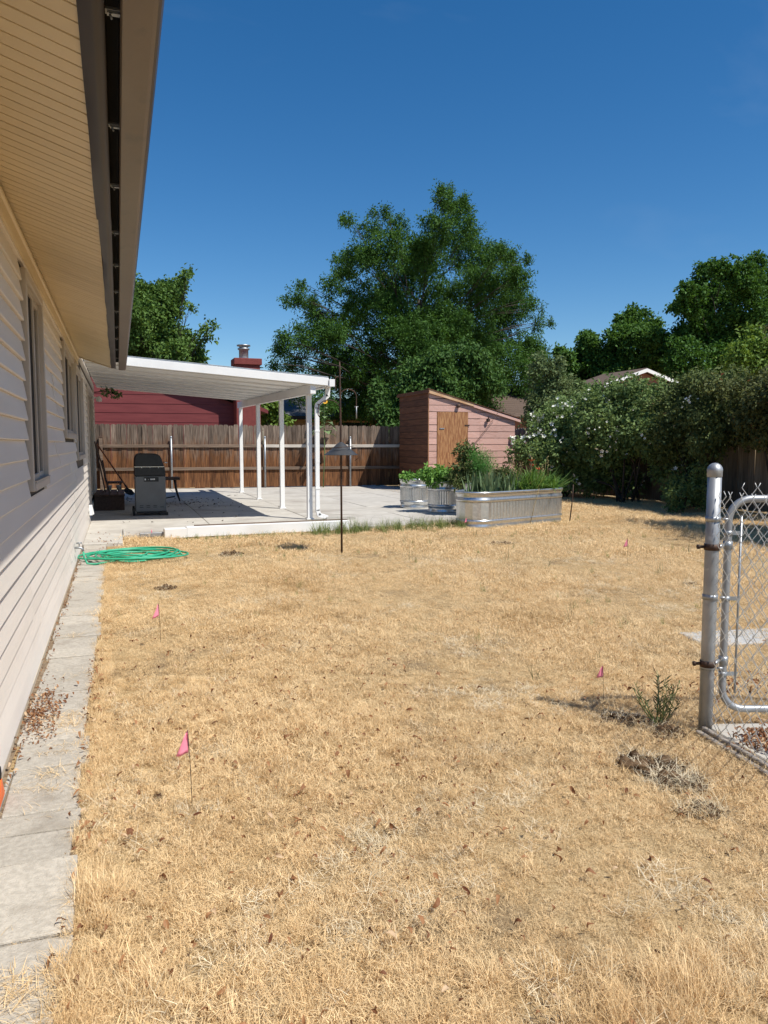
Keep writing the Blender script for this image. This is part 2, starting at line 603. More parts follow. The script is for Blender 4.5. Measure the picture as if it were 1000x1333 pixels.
M['stone'] = pm('grey_slab', (0.38, 0.38, 0.375), (0.46, 0.46, 0.45), scale=10, rough=0.9, bump=0.3)
M['timber_grey'] = pm('grey_timber', (0.34, 0.30, 0.26), (0.24, 0.21, 0.18), scale=6, stretch=(6, 0.7, 6), rough=0.9, bump=0.5)
M['text'] = pm('pale_print', (0.75, 0.75, 0.75), rough=0.5)
m, n_, bs_, o_ = newmat('window_glass')
bs_.inputs['Base Color'].default_value = (0.020, 0.022, 0.024, 1)
bs_.inputs['Roughness'].default_value = 0.05
bs_.inputs['Specular IOR Level'].default_value = 0.6
M['glass'] = m

M['leaf_locust'] = leafmat('locust_leaf', (0.026, 0.073, 0.013), (0.083, 0.185, 0.035))
M['leaf_broad'] = leafmat('broad_leaf', (0.034, 0.087, 0.021), (0.098, 0.191, 0.046))
M['leaf_grey'] = leafmat('grey_green_leaf', (0.075, 0.125, 0.049), (0.192, 0.250, 0.108))
M['leaf_maple'] = leafmat('maple_leaf', (0.033, 0.090, 0.021), (0.112, 0.224, 0.044))
M['leaf_lime'] = leafmat('lime_leaf', (0.087, 0.160, 0.029), (0.189, 0.290, 0.058))
M['leaf_poplar'] = leafmat('poplar_leaf', (0.047, 0.109, 0.022), (0.150, 0.251, 0.061))
M['leaf_rose'] = leafmat('rose_leaf', (0.073, 0.128, 0.041), (0.219, 0.310, 0.108))
M['leaf_olive'] = leafmat('olive_leaf', (0.050, 0.080, 0.025), (0.156, 0.200, 0.069), third=(0.20, 0.17, 0.08))
M['leaf_rust'] = leafmat('rusty_leaf', (0.054, 0.074, 0.026), (0.162, 0.186, 0.070), third=(0.32, 0.15, 0.08))
M['leaf_veg'] = leafmat('garden_leaf', (0.078, 0.192, 0.038), (0.209, 0.383, 0.086))
M['leaf_fern'] = leafmat('fern_leaf', (0.072, 0.217, 0.051), (0.174, 0.392, 0.102))
M['leaf_iris'] = leafmat('iris_leaf', (0.082, 0.141, 0.066), (0.193, 0.274, 0.141), third=(0.24, 0.22, 0.10))
M['leaf_lily'] = leafmat('lily_leaf', (0.069, 0.167, 0.034), (0.182, 0.306, 0.077), third=(0.26, 0.24, 0.09))
M['leaf_weed'] = leafmat('weed_leaf', (0.072, 0.094, 0.043), (0.174, 0.189, 0.087), third=(0.30, 0.22, 0.11))
M['grass_green'] = leafmat('green_blade', (0.11, 0.17, 0.05), (0.26, 0.30, 0.11), third=(0.52, 0.42, 0.20))
M['dead_leaf'] = leafmat('dead_leaf', (0.11, 0.040, 0.020), (0.36, 0.19, 0.090), third=(0.62, 0.49, 0.33), trans=0.15)
M['dark_litter'] = leafmat('dark_litter', (0.030, 0.022, 0.016), (0.09, 0.06, 0.04), trans=0.05)
M['straw'] = strawmat('straw', [(0.49, 0.33, 0.155), (0.725, 0.525, 0.285), (0.79, 0.62, 0.375), (0.645, 0.45, 0.225), (0.80, 0.67, 0.46)])
M['straw_pale'] = strawmat('straw_pale', [(0.60, 0.50, 0.33), (0.74, 0.65, 0.48), (0.66, 0.55, 0.38)])


# ------------------------------------------------------------------ foliage
def npmesh(name, V, F, mat, tint=None, smooth=False):
    me = bpy.data.meshes.new(name)
    nf, k = F.shape
    me.vertices.add(len(V))
    me.vertices.foreach_set('co', V.astype(np.float32).ravel())
    me.loops.add(nf * k)
    me.loops.foreach_set('vertex_index', F.astype(np.int32).ravel())
    me.polygons.add(nf)
    me.polygons.foreach_set('loop_start', np.arange(0, nf * k, k, dtype=np.int32))
    me.polygons.foreach_set('loop_total', np.full(nf, k, dtype=np.int32))
    me.materials.append(mat)
    if tint is not None:
        a = me.attributes.new('tint', 'FLOAT', 'FACE')
        a.data.foreach_set('value', tint.astype(np.float32))
    me.update(calc_edges=True)
    return me


def unit(a):
    return a / (np.linalg.norm(a, axis=1, keepdims=True) + 1e-9)


def leaf_arrays(P, D, N, Ls, Ws, rs):
    """diamond leaves folded along the midrib: two triangles each"""
    D = unit(D)
    S = unit(np.cross(D, N))
    N = np.cross(S, D)
    n = len(P)
    Ls = Ls[:, None]
    Ws = Ws[:, None]
    tip = P + D * Ls - N * Ls * 0.12
    mid = P + D * Ls * 0.45
    a = mid + S * Ws * 0.5 + N * Ws * 0.22
    b = mid - S * Ws * 0.5 + N * Ws * 0.22
    V = np.stack([P, a, tip, b], 1).reshape(-1, 3)
    i = np.arange(n) * 4
    F = np.stack([np.stack([i, i + 1, i + 2], 1), np.stack([i, i + 2, i + 3], 1)], 1).reshape(-1, 3)
    return V, F


def leaf_cloud(blobs, n, L, Wd, seed, spray=9, slen=0.35, droop=0.25, shell=0.5, jit=0.5, flat=0.5, stray=0.06):
    """n leaves set in sprays through the volumes of the blobs (x, y, z, rx, ry, rz)"""
    g = np.random.default_rng(seed)
    B = np.array(blobs, float)
    w = (B[:, 3] * B[:, 5]) ** 1.0
    ns = max(1, n // spray)
    bi = g.choice(len(B), ns, p=w / w.sum())
    u = unit(g.normal(size=(ns, 3)))
    rad = shell + (1 - shell) * g.random(ns) ** 0.6
    rad = rad * (1 + 0.16 * g.normal(size=ns) * (g.random(ns) < 0.35))
    rad = rad * np.where(g.random(ns) < stray, 1.12 + .4 * g.random(ns), 1.0)
    C = B[bi, :3] + u * B[bi, 3:6] * rad[:, None]
    ax = unit(u + jit * g.normal(size=(ns, 3)) + np.array([0, 0, -droop]))
    C = np.repeat(C, spray, 0)
    A = np.repeat(ax, spray, 0)
    m = len(C)
    st = np.tile(np.linspace(0, 1, spray), ns)[:, None]
    side = unit(np.cross(A, g.normal(size=(m, 3))))
    P = C + A * st * slen - A * slen * 0.5 + side * (slen * 0.12) * g.random((m, 1))
    D = unit(A * 0.55 + side * 0.9 + 0.35 * g.normal(size=(m, 3)) + np.array([0, 0, -droop * 0.8]))
    N = unit(g.normal(size=(m, 3)) * (1 - flat) + np.array([0.15, -0.2, 1.0]) * flat)
    sc = 0.65 + 0.7 * g.random(m)
    V, F = leaf_arrays(P, D, N, L * sc, Wd * sc, g)
    t = np.clip(np.repeat(g.random(ns), spray) * 0.55 + g.random(m) * 0.5, 0, 1)
    return V, F, np.repeat(t, 2)


def crown(name, parent, mat, blobs, n, L, Wd, seed, **k):
    V, F, t = leaf_cloud(blobs, n, L, Wd, seed, **k)
    o = put(npmesh(name, V, F, mat, t), name, parent)
    o['kind'] = 'stuff'
    return o


def clumps(blobs, seed, m=6, f=.42, zf=.72, fill=1, fs=.78):
    g = np.random.default_rng(seed + 900)
    out = [tuple(b[:3]) + (b[3] * fs, b[4] * fs, b[5] * fs) for b in blobs] * fill
    for b in blobs:
        k = m if b[3] > .25 else 3
        u = unit(g.normal(size=(k, 3)))
        for q in u:
            t = .5 + .55 * g.random()
            ff = f * (.75 + .5 * g.random())
            out.append((b[0] + q[0] * b[3] * t, b[1] + q[1] * b[4] * t, b[2] + q[2] * b[5] * t, b[3] * ff, b[4] * ff, b[5] * ff * zf))
    return out


def limbs(base, r0, blobs, seed, fork=0.17, rmin=0.010, trunk_top=None):
    """one connected wooden frame: trunk, then a bent tapering limb to every blob"""
    g = random.Random(seed)
    mb = MB()
    base = Vector(base)
    cen = sum((Vector(b[:3]) for b in blobs), Vector()) / len(blobs)
    zt = max(b[2] for b in blobs)
    top = Vector(trunk_top) if trunk_top else Vector((cen.x, cen.y, base.z + (zt - base.z) * 0.62))
    pts = []
    for i in range(7):
        t = i / 6
        p = base.lerp(top, t)
        p += Vector((g.uniform(-1, 1), g.uniform(-1, 1), 0)) * (0.25 * r0 * (1 if 0 < i else 0)) * 1.5
        pts.append(p)
    mb.tube(pts, [r0 * (1.25 if i == 0 else 1 - 0.75 * i / 6) for i in range(7)], 8)
    for b in blobs:
        c = Vector(b[:3])
        if c.z < base.z + (top.z - base.z) * .55 and top.z - base.z > 4:
            continue
        h = max(0.12, min(1.0, (c.z - base.z) / (top.z - base.z + 1e-6) * (0.55 + 0.2 * g.random()) - 0.05))
        k = h * 6
        i = min(5, int(k))
        s = pts[i].lerp(pts[i + 1], min(1.0, k - i))
        rr = max(rmin, r0 * (1 - 0.75 * h) * fork)
        q = []
        for j in range(6):
            t = j / 5
            p = s.lerp(c, t)
            p.z += math.sin(t * math.pi) * (c - s).length * 0.06
            p += Vector((g.uniform(-1, 1), g.uniform(-1, 1), g.uniform(-1, 1))) * (c - s).length * 0.03 * (0 < j < 5)
            q.append(p)
        mb.tube(q, [rr * (1 - 0.8 * j / 5) + rmin * 0.3 for j in range(6)], 5)
        for _ in range(3):
            d = Vector((g.uniform(-1, 1), g.uniform(-1, 1), g.uniform(-0.4, 1))).normalized()
            e = c + Vector((d.x * b[3], d.y * b[4], d.z * b[5])) * 0.75
            mid = q[3].lerp(e, 0.5) + Vector((0, 0, 0.05))
            mb.tube([q[3], mid, e], [rr * 0.4 + rmin * 0.3, rr * 0.25 + rmin * 0.2, rmin * 0.3], 4)
    return mb


def blades(n, r, h0, h1, w, seed, lean=(0.2, 1.2), curl=0.5):
    """a tuft of n curved blades, three segments each"""
    g = np.random.default_rng(seed)
    a = g.random(n) * 2 * math.pi
    rr = r * np.sqrt(g.random(n))
    b2 = g.random(n) * 2 * math.pi
    P = np.stack([rr * np.cos(b2), rr * np.sin(b2), np.zeros(n) - 0.004], 1)
    le = lean[0] + (lean[1] - lean[0]) * g.random(n)
    h = h0 + (h1 - h0) * g.random(n) ** 1.5
    V = []
    wd = w * (0.6 + 0.8 * g.random(n))
    s = np.stack([-np.sin(a), np.cos(a), np.zeros(n)], 1)
    cur = P
    for k in range(4):
        t = k / 3
        ww = (wd * (1 - t) ** 0.7 * 0.5)[:, None]
        if k < 3:
            V += [cur - s * ww, cur + s * ww]
        else:
            V += [cur]
        an = le + curl * g.random(n) * (k + 0.5)
        d = np.stack([np.sin(an) * np.cos(a), np.sin(an) * np.sin(a), np.cos(an)], 1)
        nx = cur + d * (h / 3)[:, None]
        nx[:, 2] = np.maximum(nx[:, 2], 0.003)
        cur = nx
    V = np.stack(V, 1)
    i = np.arange(n) * 7
    q = [(0, 1, 3), (0, 3, 2), (2, 3, 5), (2, 5, 4), (4, 5, 6)]
    F = np.stack([np.stack([i + c for c in f], 1) for f in q], 1).reshape(-1, 3)
    t = np.repeat(g.random(n), 5)
    return V.reshape(-1, 3), F, t


def proto(meshes, name):
    c = bpy.data.collections.new(name)
    for i, me in enumerate(meshes):
        c.objects.link(bpy.data.objects.new("%s_%02d" % (name, i), me))
    return c


def scatter(name, pts, rots, scl, coll, seed, nsrc):
    """points with instances set on them (geometry nodes); ground cover nobody could count"""
    me = bpy.data.meshes.new(name)
    me.vertices.add(len(pts))
    me.vertices.foreach_set('co', np.asarray(pts, np.float32).ravel())
    a = me.attributes.new('rot', 'FLOAT_VECTOR', 'POINT')
    a.data.foreach_set('vector', np.asarray(rots, np.float32).ravel())
    a = me.attributes.new('scl', 'FLOAT', 'POINT')
    a.data.foreach_set('value', np.asarray(scl, np.float32))
    a = me.attributes.new('idx', 'INT', 'POINT')
    a.data.foreach_set('value', np.random.default_rng(seed).integers(0, nsrc, len(pts)).astype(np.int32))
    me.update()
    o = put(me, name)
    o['kind'] = 'stuff'
    ng = bpy.data.node_groups.new(name, 'GeometryNodeTree')
    ng.interface.new_socket('Geometry', in_out='INPUT', socket_type='NodeSocketGeometry')
    ng.interface.new_socket('Geometry', in_out='OUTPUT', socket_type='NodeSocketGeometry')
    gi = ng.nodes.new('NodeGroupInput')
    go = ng.nodes.new('NodeGroupOutput')
    ip = ng.nodes.new('GeometryNodeInstanceOnPoints')
    ci = ng.nodes.new('GeometryNodeCollectionInfo')
    ci.inputs['Collection'].default_value = coll
    ci.inputs['Separate Children'].default_value = True
    ci.inputs['Reset Children'].default_value = True

    def na(nm, ty):
        x = ng.nodes.new('GeometryNodeInputNamedAttribute')
        x.data_type = ty
        x.inputs[0].default_value = nm
        return x.outputs[0]
    ip.inputs['Pick Instance'].default_value = True
    ng.links.new(gi.outputs[0], ip.inputs['Points'])
    ng.links.new(ci.outputs[0], ip.inputs['Instance'])
    ng.links.new(na('idx', 'INT'), ip.inputs['Instance Index'])
    ng.links.new(na('rot', 'FLOAT_VECTOR'), ip.inputs['Rotation'])
    ng.links.new(na('scl', 'FLOAT'), ip.inputs['Scale'])
    ng.links.new(ip.outputs[0], go.inputs[0])
    md = o.modifiers.new('scatter', 'NODES')
    md.node_group = ng
    return o


# ================================================================== SETTING
mb = MB()
mb.box(-150, 150, -60, 300, -0.6, -0.012)
struct(mb.build('ground', M['soil']))
# lawn soil: gently uneven sheet
gx, gy = np.meshgrid(np.linspace(-0.45, 11.9, 100), np.linspace(-1.0, 21.8, 160), indexing='ij')
gz = -0.004 + 0.006 * np.sin(gx * 2.1 + gy * 0.7) * np.cos(gy * 1.7 - gx) - 0.004
V = np.stack([gx, gy, gz], -1).reshape(-1, 3)
ii = np.arange(99 * 160).reshape(99, 160)[:, :159].ravel()
F = np.stack([ii, ii + 160, ii + 161, ii + 1], 1)
struct(put(npmesh('lawn', V, F, M['soil']), 'lawn'))

# path of pavers along the wall
path = MB().box(-0.47, -0.17, 1.0, 10.35, -0.05, -0.003).build('path', M['path_soil'])
struct(path)
y = 1.15
JOINTS = []
g = random.Random(3)
first = True
k = 0
while y < 10.2:
    ln = g.choice([0.30, 0.30, 0.30, 0.20, 0.40, 0.15])
    x0 = -0.445 + g.uniform(-0.012, 0.012)
    x1 = -0.165 + g.uniform(-0.02, 0.015)
    z = 0.012 + g.uniform(-0.005, 0.006)
    if 2.70 < y < 3.0:
        pieces = [(x0, -0.432), (-0.424, x1)]
    else:
        pieces = [(x0, x1)]
    for (a, b) in pieces:
        cx, cy = (a + b) / 2, y + ln / 2
        me = MB().box(a - cx, b - cx, -ln / 2 + 0.004, ln / 2 - 0.004, -0.05, 0).mesh('paver', M['paver'])
        o = put(me, 'paver', path, (cx, cy, z), (g.uniform(-.012, .012), g.uniform(-.012, .012), g.uniform(-.03, .03)))
        md = o.modifiers.new('bevel', 'BEVEL')
        md.width = 0.005
        md.segments = 2
    y += ln
    JOINTS.append(y)

# patio of poured slabs with joints
ZP = 0.04
patio = MB().box(-0.47, 7.4, 11.9, 21.5, -0.06, -0.002).build('patio', M['soil'])
struct(patio)
xs = [-0.465, 1.33, 3.03, 4.70, 6.10, 6.90, 7.7]
ys = [10.35, 12.05, 14.7, 17.3, 19.9, 22.7]
for i in range(len(xs) - 1):
    for j in range(len(ys) - 1):
        x0, x1, y0, y1 = xs[i] + .004, xs[i + 1] - .004, ys[j] + .004, ys[j + 1] - .004
        if j == 0:
            y0 = 10.36 if i == 0 else 11.22
            if i == 0:
                x1 = 0.02
            if i >= 3:
                continue
            if i == 0:
                me = MB().box(x0, x1, y0, y1, -.08, ZP).build('concrete_slab', M['concrete'], patio, .006)
                x0, x1, y0 = 0.03, xs[1] - .004, 11.22
        if i >= 3 and j == 1:
            y0 = 11.75 if i >= 3 else y0
        if i == 5 and j < 2:
            continue
        # outside the cover the pour is scored in narrower strips
        parts = [(y0, y1)] if i < 2 else [(y0, (y0 + y1) / 2 - .004), ((y0 + y1) / 2 + .004, y1)]
        for (a, b) in parts:
            dz = random.uniform(-.003, .003)
            MB().box(x0, x1, a, b, -.08, ZP + dz).build('concrete_slab', M['concrete'], patio, .006)

# ================================================================== HOUSE
XW = -0.470
house = thing('house', 'pale lap-sided house with tan soffit and brown gutter beside the path', 'house', (XW, 8, 0))
MB().box(-8.0, XW - 0.022, -1.5, 17.55, -0.1, 2.62).build('wall', M['sheath'], house)
wins = [(4.72, 5.62, 1.08, 2.21), (7.86, 9.50, 1.40, 2.21), (9.92, 11.80, 1.15, 2.22), (13.7, 16.2, 0.34, 2.20)]
zb, hc = 0.03, 0.1075
GAP = 0.072
g = random.Random(11)
profile = [(0, 0), (0.017, 0.0), (0.020, 0.005), (0.0025, hc - 0.001), (0, hc - 0.001)]
r_ = 0
while zb + r_ * hc < 2.30:
    z0 = zb + r_ * hc
    cuts = [(a - GAP, b + GAP) for (a, b, c, d) in wins if z0 + hc > c - GAP and z0 < d + GAP]
    segs = []
    yy = -1.4
    for (a, b) in sorted(cuts):
        segs.append((yy, a))
        yy = b
    segs.append((yy, 17.5))
    for (a, b) in segs:
        p = a
        lap = 0.0
        while p < b - 1e-3:
            ln = 3.66 if p > a else g.uniform(0.8, 3.66)
            e = min(b, p + ln)
            if b - e < 0.3:
                e = b
            lap = .003 - lap if p > a else 0.0
            dx = g.uniform(-.001, .001) + lap
            mb = MB().prism([(XW - 0.016 + q[0] + dx, z0 + q[1]) for q in profile], 1, p + .002, e - .002)
            mb.build('siding_plank', M['siding'], house)
            p = e
    r_ += 1
# starter strip, corner, frieze moulding
YE = 10.80
MB().box(XW - .02, XW + .004, -1.4, 17.5, -0.02, 0.028).build('base_trim', M['trim'], house, .003)
MB().box(XW - .06, XW + .012, 17.5, 17.58, 0, 2.55).build('corner_trim', M['siding'], house, .004)
for (ya, yb) in ((-1.4, 2.9), (2.903, 6.55), (6.553, YE)):
    mb = MB()
    mb.prism([(XW - .016, 2.315), (XW + .012, 2.315), (XW + .014, 2.33), (XW + .012, 2.388), (XW + .022, 2.394), (XW + .024, 2.408), (XW + .014, 2.412), (XW - .016, 2.412)], 1, ya, yb)
    mb.build('frieze_trim', M['soffit'], house)
MB().box(XW - .016, XW + .012, YE + .002, 17.5, 2.44, 2.55).build('frieze_trim', M['siding'], house, .003)


def window(y0, y1, z0, z1, door=False):
    w = bpy.data.objects.new
    fr = MB()
    t, pr = 0.055, XW + 0.022
    # outer casing
    fr.box(XW - .02, pr, y0 - .045, y0, z0 - .045, z1 + .045)
    fr.box(XW - .02, pr, y1, y1 + .045, z0 - .045, z1 + .045)
    fr.box(XW - .02, pr, y0 + .0005, y1 - .0005, z1, z1 + .045)
    if not door:
        fr.box(XW - .02, pr + .008, y0 + .0005, y1 - .0005, z0 - .045, z0)
    wo_ = fr.build('door' if door else 'window', M['casing'], house, .003)
    ym = (y0 + y1) / 2
    for k, (a, b, xo) in enumerate(((y0 + .004, ym + .02, -.004), (ym - .02, y1 - .004, -.016))):
        sh = MB()
        xa, xb = XW + xo - .010, XW + xo + .010
        s = .042
        sh.box(xa, xb, a, a + s, z0 + .002, z1 - .002)
        sh.box(xa, xb, b - s, b, z0 + .002, z1 - .002)
        sh.box(xa, xb, a + s + .0005, b - s - .0005, z0 + .002, z0 + .002 + s)
        sh.box(xa, xb, a + s + .0005, b - s - .0005, z1 - .002 - s, z1 - .002)
        sh.build('sash', M['frame'], wo_, .002)
        MB().box(XW + xo - .004, XW + xo - .001, a + s + .001, b - s - .001, z0 + s + .003, z1 - s - .003).build('screen' if k == 0 and not door else 'pane', M['screen'] if k == 0 and not door else M['glass'], wo_)
    sl = MB().box(XW - .018, XW + .018, y0 + .001, y1 - .001, z0 + .0005 - .03, z0 + .0015)
    if not door:
        MB().box(XW + .0085, pr + .010, y0 + .001, y1 - .001, z0 + .001, z0 + .012).build('sill', M['frame'], wo_)
    return wo_


for wdef in wins[:3]:
    window(*wdef)
window(*wins[3], door=True)

# sloped soffit boards, fascia coil, gap, gutter
SS = 0.33
XF = -0.060


def zs_(x):
    return 2.430 - SS * (x - XW)


ZF = zs_(XF)
sw = 0.0768
vv = []
sp_ = [(0.0, 0.0), (sw - .009, 0.0), (sw - .0075, .008), (sw - .002, .008), (sw, .011), (0, .011)]
for x in (XW - .012, XF + .004):
    vv += [(x, a, zs_(x) + b) for (a, b) in sp_]
me = MB().add(vv, [tuple(range(6)), tuple(range(6, 12))[::-1]] + [(k, 6 + k, 6 + (k + 1) % 6, (k + 1) % 6) for k in range(6)]).mesh('soffit_board', M['soffit'])
y = -1.4
while y < YE - sw:
    put(me, 'soffit_board', house, (0, y, random.uniform(-.0006, .0006)))
    y += sw
# fascia coil: thin dented sheet in lapped lengths
for (ya, yb, xo) in ((-1.4, 3.72, 0.0), (3.68, 6.4, 0.008), (6.36, YE, 0.002)):
    nn = int((yb - ya) / .08)
    Vv = []
    for i in range(nn + 1):
        yy = ya + (yb - ya) * i / nn
        e_ = .5 if ya < 0 else 1.0
        wob = e_ * (.0022 * math.sin(yy * 2.9 + 1) + .0016 * math.sin(yy * 7.3))
        bul = e_ * (.006 * math.sin(yy * 4.1 + .4) * math.sin(yy * 1.7) + .003 * math.sin(yy * 11))
        Vv += [(XF - .002 + xo * .8 + wob, yy, ZF - .005 + .3 * wob), (XF + .028 + xo * .5, yy, ZF - .010 - bul), (-.002 + xo * .2, yy, ZF - .013 + .2 * wob), (-.001 + xo * .2, yy, ZF + .13)]
    Ff = []
    for i in range(nn):
        for j in range(3):
            Ff.append((4 * i + j, 4 * i + j + 1, 4 * i + 5 + j, 4 * i + 4 + j))
    MB().add(Vv, Ff, True).build('fascia', M['dark_metal'], house)
MB().box(XF + .010, -.010, -1.4, YE, ZF + .020, ZF + .13).build('fascia_board', M['black_gap'], house)
# gutter, ogee profile
GX, GB = 0.033, 2.268
prof = [(0, .138), (0, .008), (.004, 0), (.070, 0), (.080, .003), (.088, .012), (.094, .026), (.095, .042), (.093, .058), (.094, .075), (.099, .090), (.101, .105), (.101, .125), (.093, .125), (.090, .105), (.084, .08), (.084, .045), (.078, .015), (.068, .008), (.010, .008), (.005, .015), (.005, .138)]
gut = MB().prism([(GX + a, GB + b) for (a, b) in prof], 1, -1.4, YE + .02).build('gutter', M['brown_metal'], house)
MB().box(-.0005, GX - .001, -1.4, YE, GB + .10, GB + .137).build('drip_edge', M['black_gap'], house)
hm = MB()
hm.box(.0, GX + .002, -.012, .012, GB + .050, GB + .056)
hm.box(.004, GX + .001, -.007, .007, GB + .044, GB + .0495)
hm.tube([(.010, 0, GB + .0445), (.015, 0, GB + .034)], .003, 6)
hme = hm.mesh('gutter_hanger', M['galv_dull'])
for y in (0.6, 1.3, 2.02, 2.71, 3.32, 4.03, 4.75, 5.55, 6.36, 7.2, 8.0, 8.9, 9.8):
    put(hme, 'gutter_hanger', gut, (0, y, 0))
MB().prism([(GX + .09, 2.42), (-4.2, 3.95), (-8.6, 2.5), (-8.6, 2.45), (-4.2, 3.88), (XW - .03, 2.56), (-.02, 2.40), (-.02, 2.41)], 1, -1.5, YE + .02).build('roof', M['shingle'], house)
MB().prism([(XW - .03, 2.80), (-4.2, 3.95), (-8.6, 2.5), (-8.6, 2.45), (-4.2, 3.88), (XW - .03, 2.72)], 1, YE + .03, 17.7).build('roof', M['shingle'], house)
MB().prism([(XW - .01, 2.425), (XF, ZF - .004), (-.001, ZF - .01), (-.001, 2.40), (XW - .01, 2.56)], 1, YE + .001, YE + .014).build('eave_end_board', M['soffit'], house)
# tap, vent box, flood lamp
tp = MB().tube([(XW - .01, 8.73, .20), (XW + .05, 8.73, .20), (XW + .075, 8.73, .19), (XW + .085, 8.73, .16)], .012, 8)
tp.tube([(XW + .045, 8.73, .20), (XW + .045, 8.73, .245)], .006, 6)
tp.lathe([(0.0, -.006), (.028, -.006), (.03, 0), (.028, .006), (0, .006)], (XW + .045, 8.73, .25), 10)
tp.build('tap', M['galv_dull'], house)
vb = MB().box(XW, XW + .05, 13.0, 13.14, .17, .33)
vb.prism([(XW + .0505, .17), (XW + .075, .185), (XW + .0505, .31)], 1, 13.01, 13.13)
vb.build('vent_hood', M['white'], house, .006)
fl = MB().tube([(XW, 16.5, 2.22), (XW + .10, 16.5, 2.22)], .018, 8)
fl.lathe([(.02, 0), (.05, -.03), (.06, -.10), (.0, -.11)], (XW + .13, 16.5, 2.25), 12)
fl.build('wall_lamp', M['white'], house)

# ================================================================== PATIO COVER
cover = thing('patio_cover', 'white aluminium patio cover on four posts attached to the house', 'patio cover', (3.0, 12.57, ZP))


def zu(x, y):
    return 2.468 - 0.0715 * (x - 0.2) + (y - 12.2) * 0.0150


Y0, Y1, XR = 12.24, 20.45, 3.24
vv = []
for x in (XW + .03, .12):
    for q in (YE + .016, Y0 - .032):
        for d in (0, .04):
            vv.append((x, q, zu(x, q) + d))
MB().add(vv, [(0, 1, 3, 2), (4, 6, 7, 5), (0, 4, 5, 1), (2, 3, 7, 6), (0, 2, 6, 4), (1, 5, 7, 3)]).build('sun_block_panel', M['pan'], cover)  # unseen panel added to keep sun off the wall between eave and cover
yy = Y0 + .012
pw = 0.915
while yy + pw < Y1:
    a, b = yy + .011, yy + pw - .011
    mb = MB()
    x0, x1 = XW + .03, XR
    for (u0, u1, dz0, dz1) in ((a + .0405, b - .03, 0, .03), (b - .0295, b, .006, .075), (a, a + .04, -.022, .03)):
        vv = []
        for x in (x0, x1):
            for (q, dz) in ((u0, dz0), (u1, dz0), (u1, dz1), (u0, dz1)):
                vv.append((x, q, zu(x, q) + dz))
        mb.add(vv, [(0, 1, 2, 3)[::-1], (4, 5, 6, 7), (0, 4, 5, 1)[::1], (1, 5, 6, 2), (2, 6, 7, 3), (3, 7, 4, 0)])
    mb.build('roof_pan', M['pan'], cover)
    yy += pw


def slope_bar(x0, x1, ya, yb, lo, hi, name, mat):
    vv = []
    for x in (x0, x1):
        for (q, d) in ((ya, lo), (yb, lo), (yb, hi), (ya, hi)):
            vv.append((x, q, zu(x, 12.2) + d))
    MB().add(vv, [(3, 2, 1, 0), (4, 5, 6, 7), (0, 1, 5, 4), (1, 2, 6, 5), (2, 3, 7, 6), (3, 0, 4, 7)]).build(name, mat, cover, .003)


slope_bar(XW + .05, XR + .02, Y0 - .03, Y0 + .008, -.005, .118, 'fascia', M['white'])
slope_bar(XW + .05, XR + .02, Y0 - .012, Y0 + .16, .119, .142, 'edge_flashing', M['galv_dull'])
# beam over the posts, following the slope of the yard
PX = 3.01
vv = []
for q in (Y0 + .02, Y1 - .1):
    for (dx, dz) in ((-.045, -.155), (.045, -.155), (.045, -.002), (-.045, -.002)):
        vv.append((PX + dx, q, zu(PX, q) + dz))
MB().add(vv, [(0, 1, 2, 3), (7, 6, 5, 4), (0, 4, 5, 1), (1, 5, 6, 2), (2, 6, 7, 3), (3, 7, 4, 0)]).build('beam', M['white'], cover, .003)
for i, y in enumerate((12.57, 14.85, 17.49, 20.10)):
    zt = zu(PX, y) - .157
    ps = MB().box(PX - .042, PX + .042, y - .042, y + .042, ZP + .006, zt)
    po = ps.build('post', M['white'], cover, .005)
    MB().box(PX - .062, PX + .062, y - .062, y + .062, ZP + .001, ZP + .018).build('base_plate', M['white'], po, .003)
# eave gutter with end cap, downspout
gp = [(0, 0), (.075, 0), (.085, .02), (.098, .07), (.105, .10), (.105, .115), (.09, .115), (.07, .02), (.006, .02), (.006, .115), (0, .115)]
vv = []
for q in (Y0 - .05, Y1 + .03):
    for (dx, dz) in gp:
        vv.append((XR + .022 + dx, q, zu(XR, q) - .02 + dz))
n = len(gp)
MB().add(vv, [tuple(range(n))[::-1], tuple(range(n, 2 * n))] + [(i, (i + 1) % n, n + (i + 1) % n, n + i) for i in range(n)]).build('gutter', M['white'], cover)
zg = zu(XR, 12.2)
xd = PX + .105
MB().box(XR + .024, XR + .124, Y0 - .056, Y0 - .051, zg - .02, zg + .097).build('gutter_cap', M['white'], cover, .002)


def rect_tube(pts, hw, hd):
    mb = MB()
    for a, b in zip(pts[:-1], pts[1:]):
        a, b = Vector(a), Vector(b)
        t = (b - a).normalized()
        up = Vector((0, 1, 0))
        s = t.cross(up).normalized()
        vs_ = []
        for p in (a - t * .012, b + t * .012):
            for (i, j) in ((-1, -1), (1, -1), (1, 1), (-1, 1)):
                vs_.append(p + s * hw * i + up * hd * j)
        mb.add(vs_, [(3, 2, 1, 0), (4, 5, 6, 7), (0, 1, 5, 4), (1, 2, 6, 5), (2, 3, 7, 6), (3, 0, 4, 7)])
    return mb


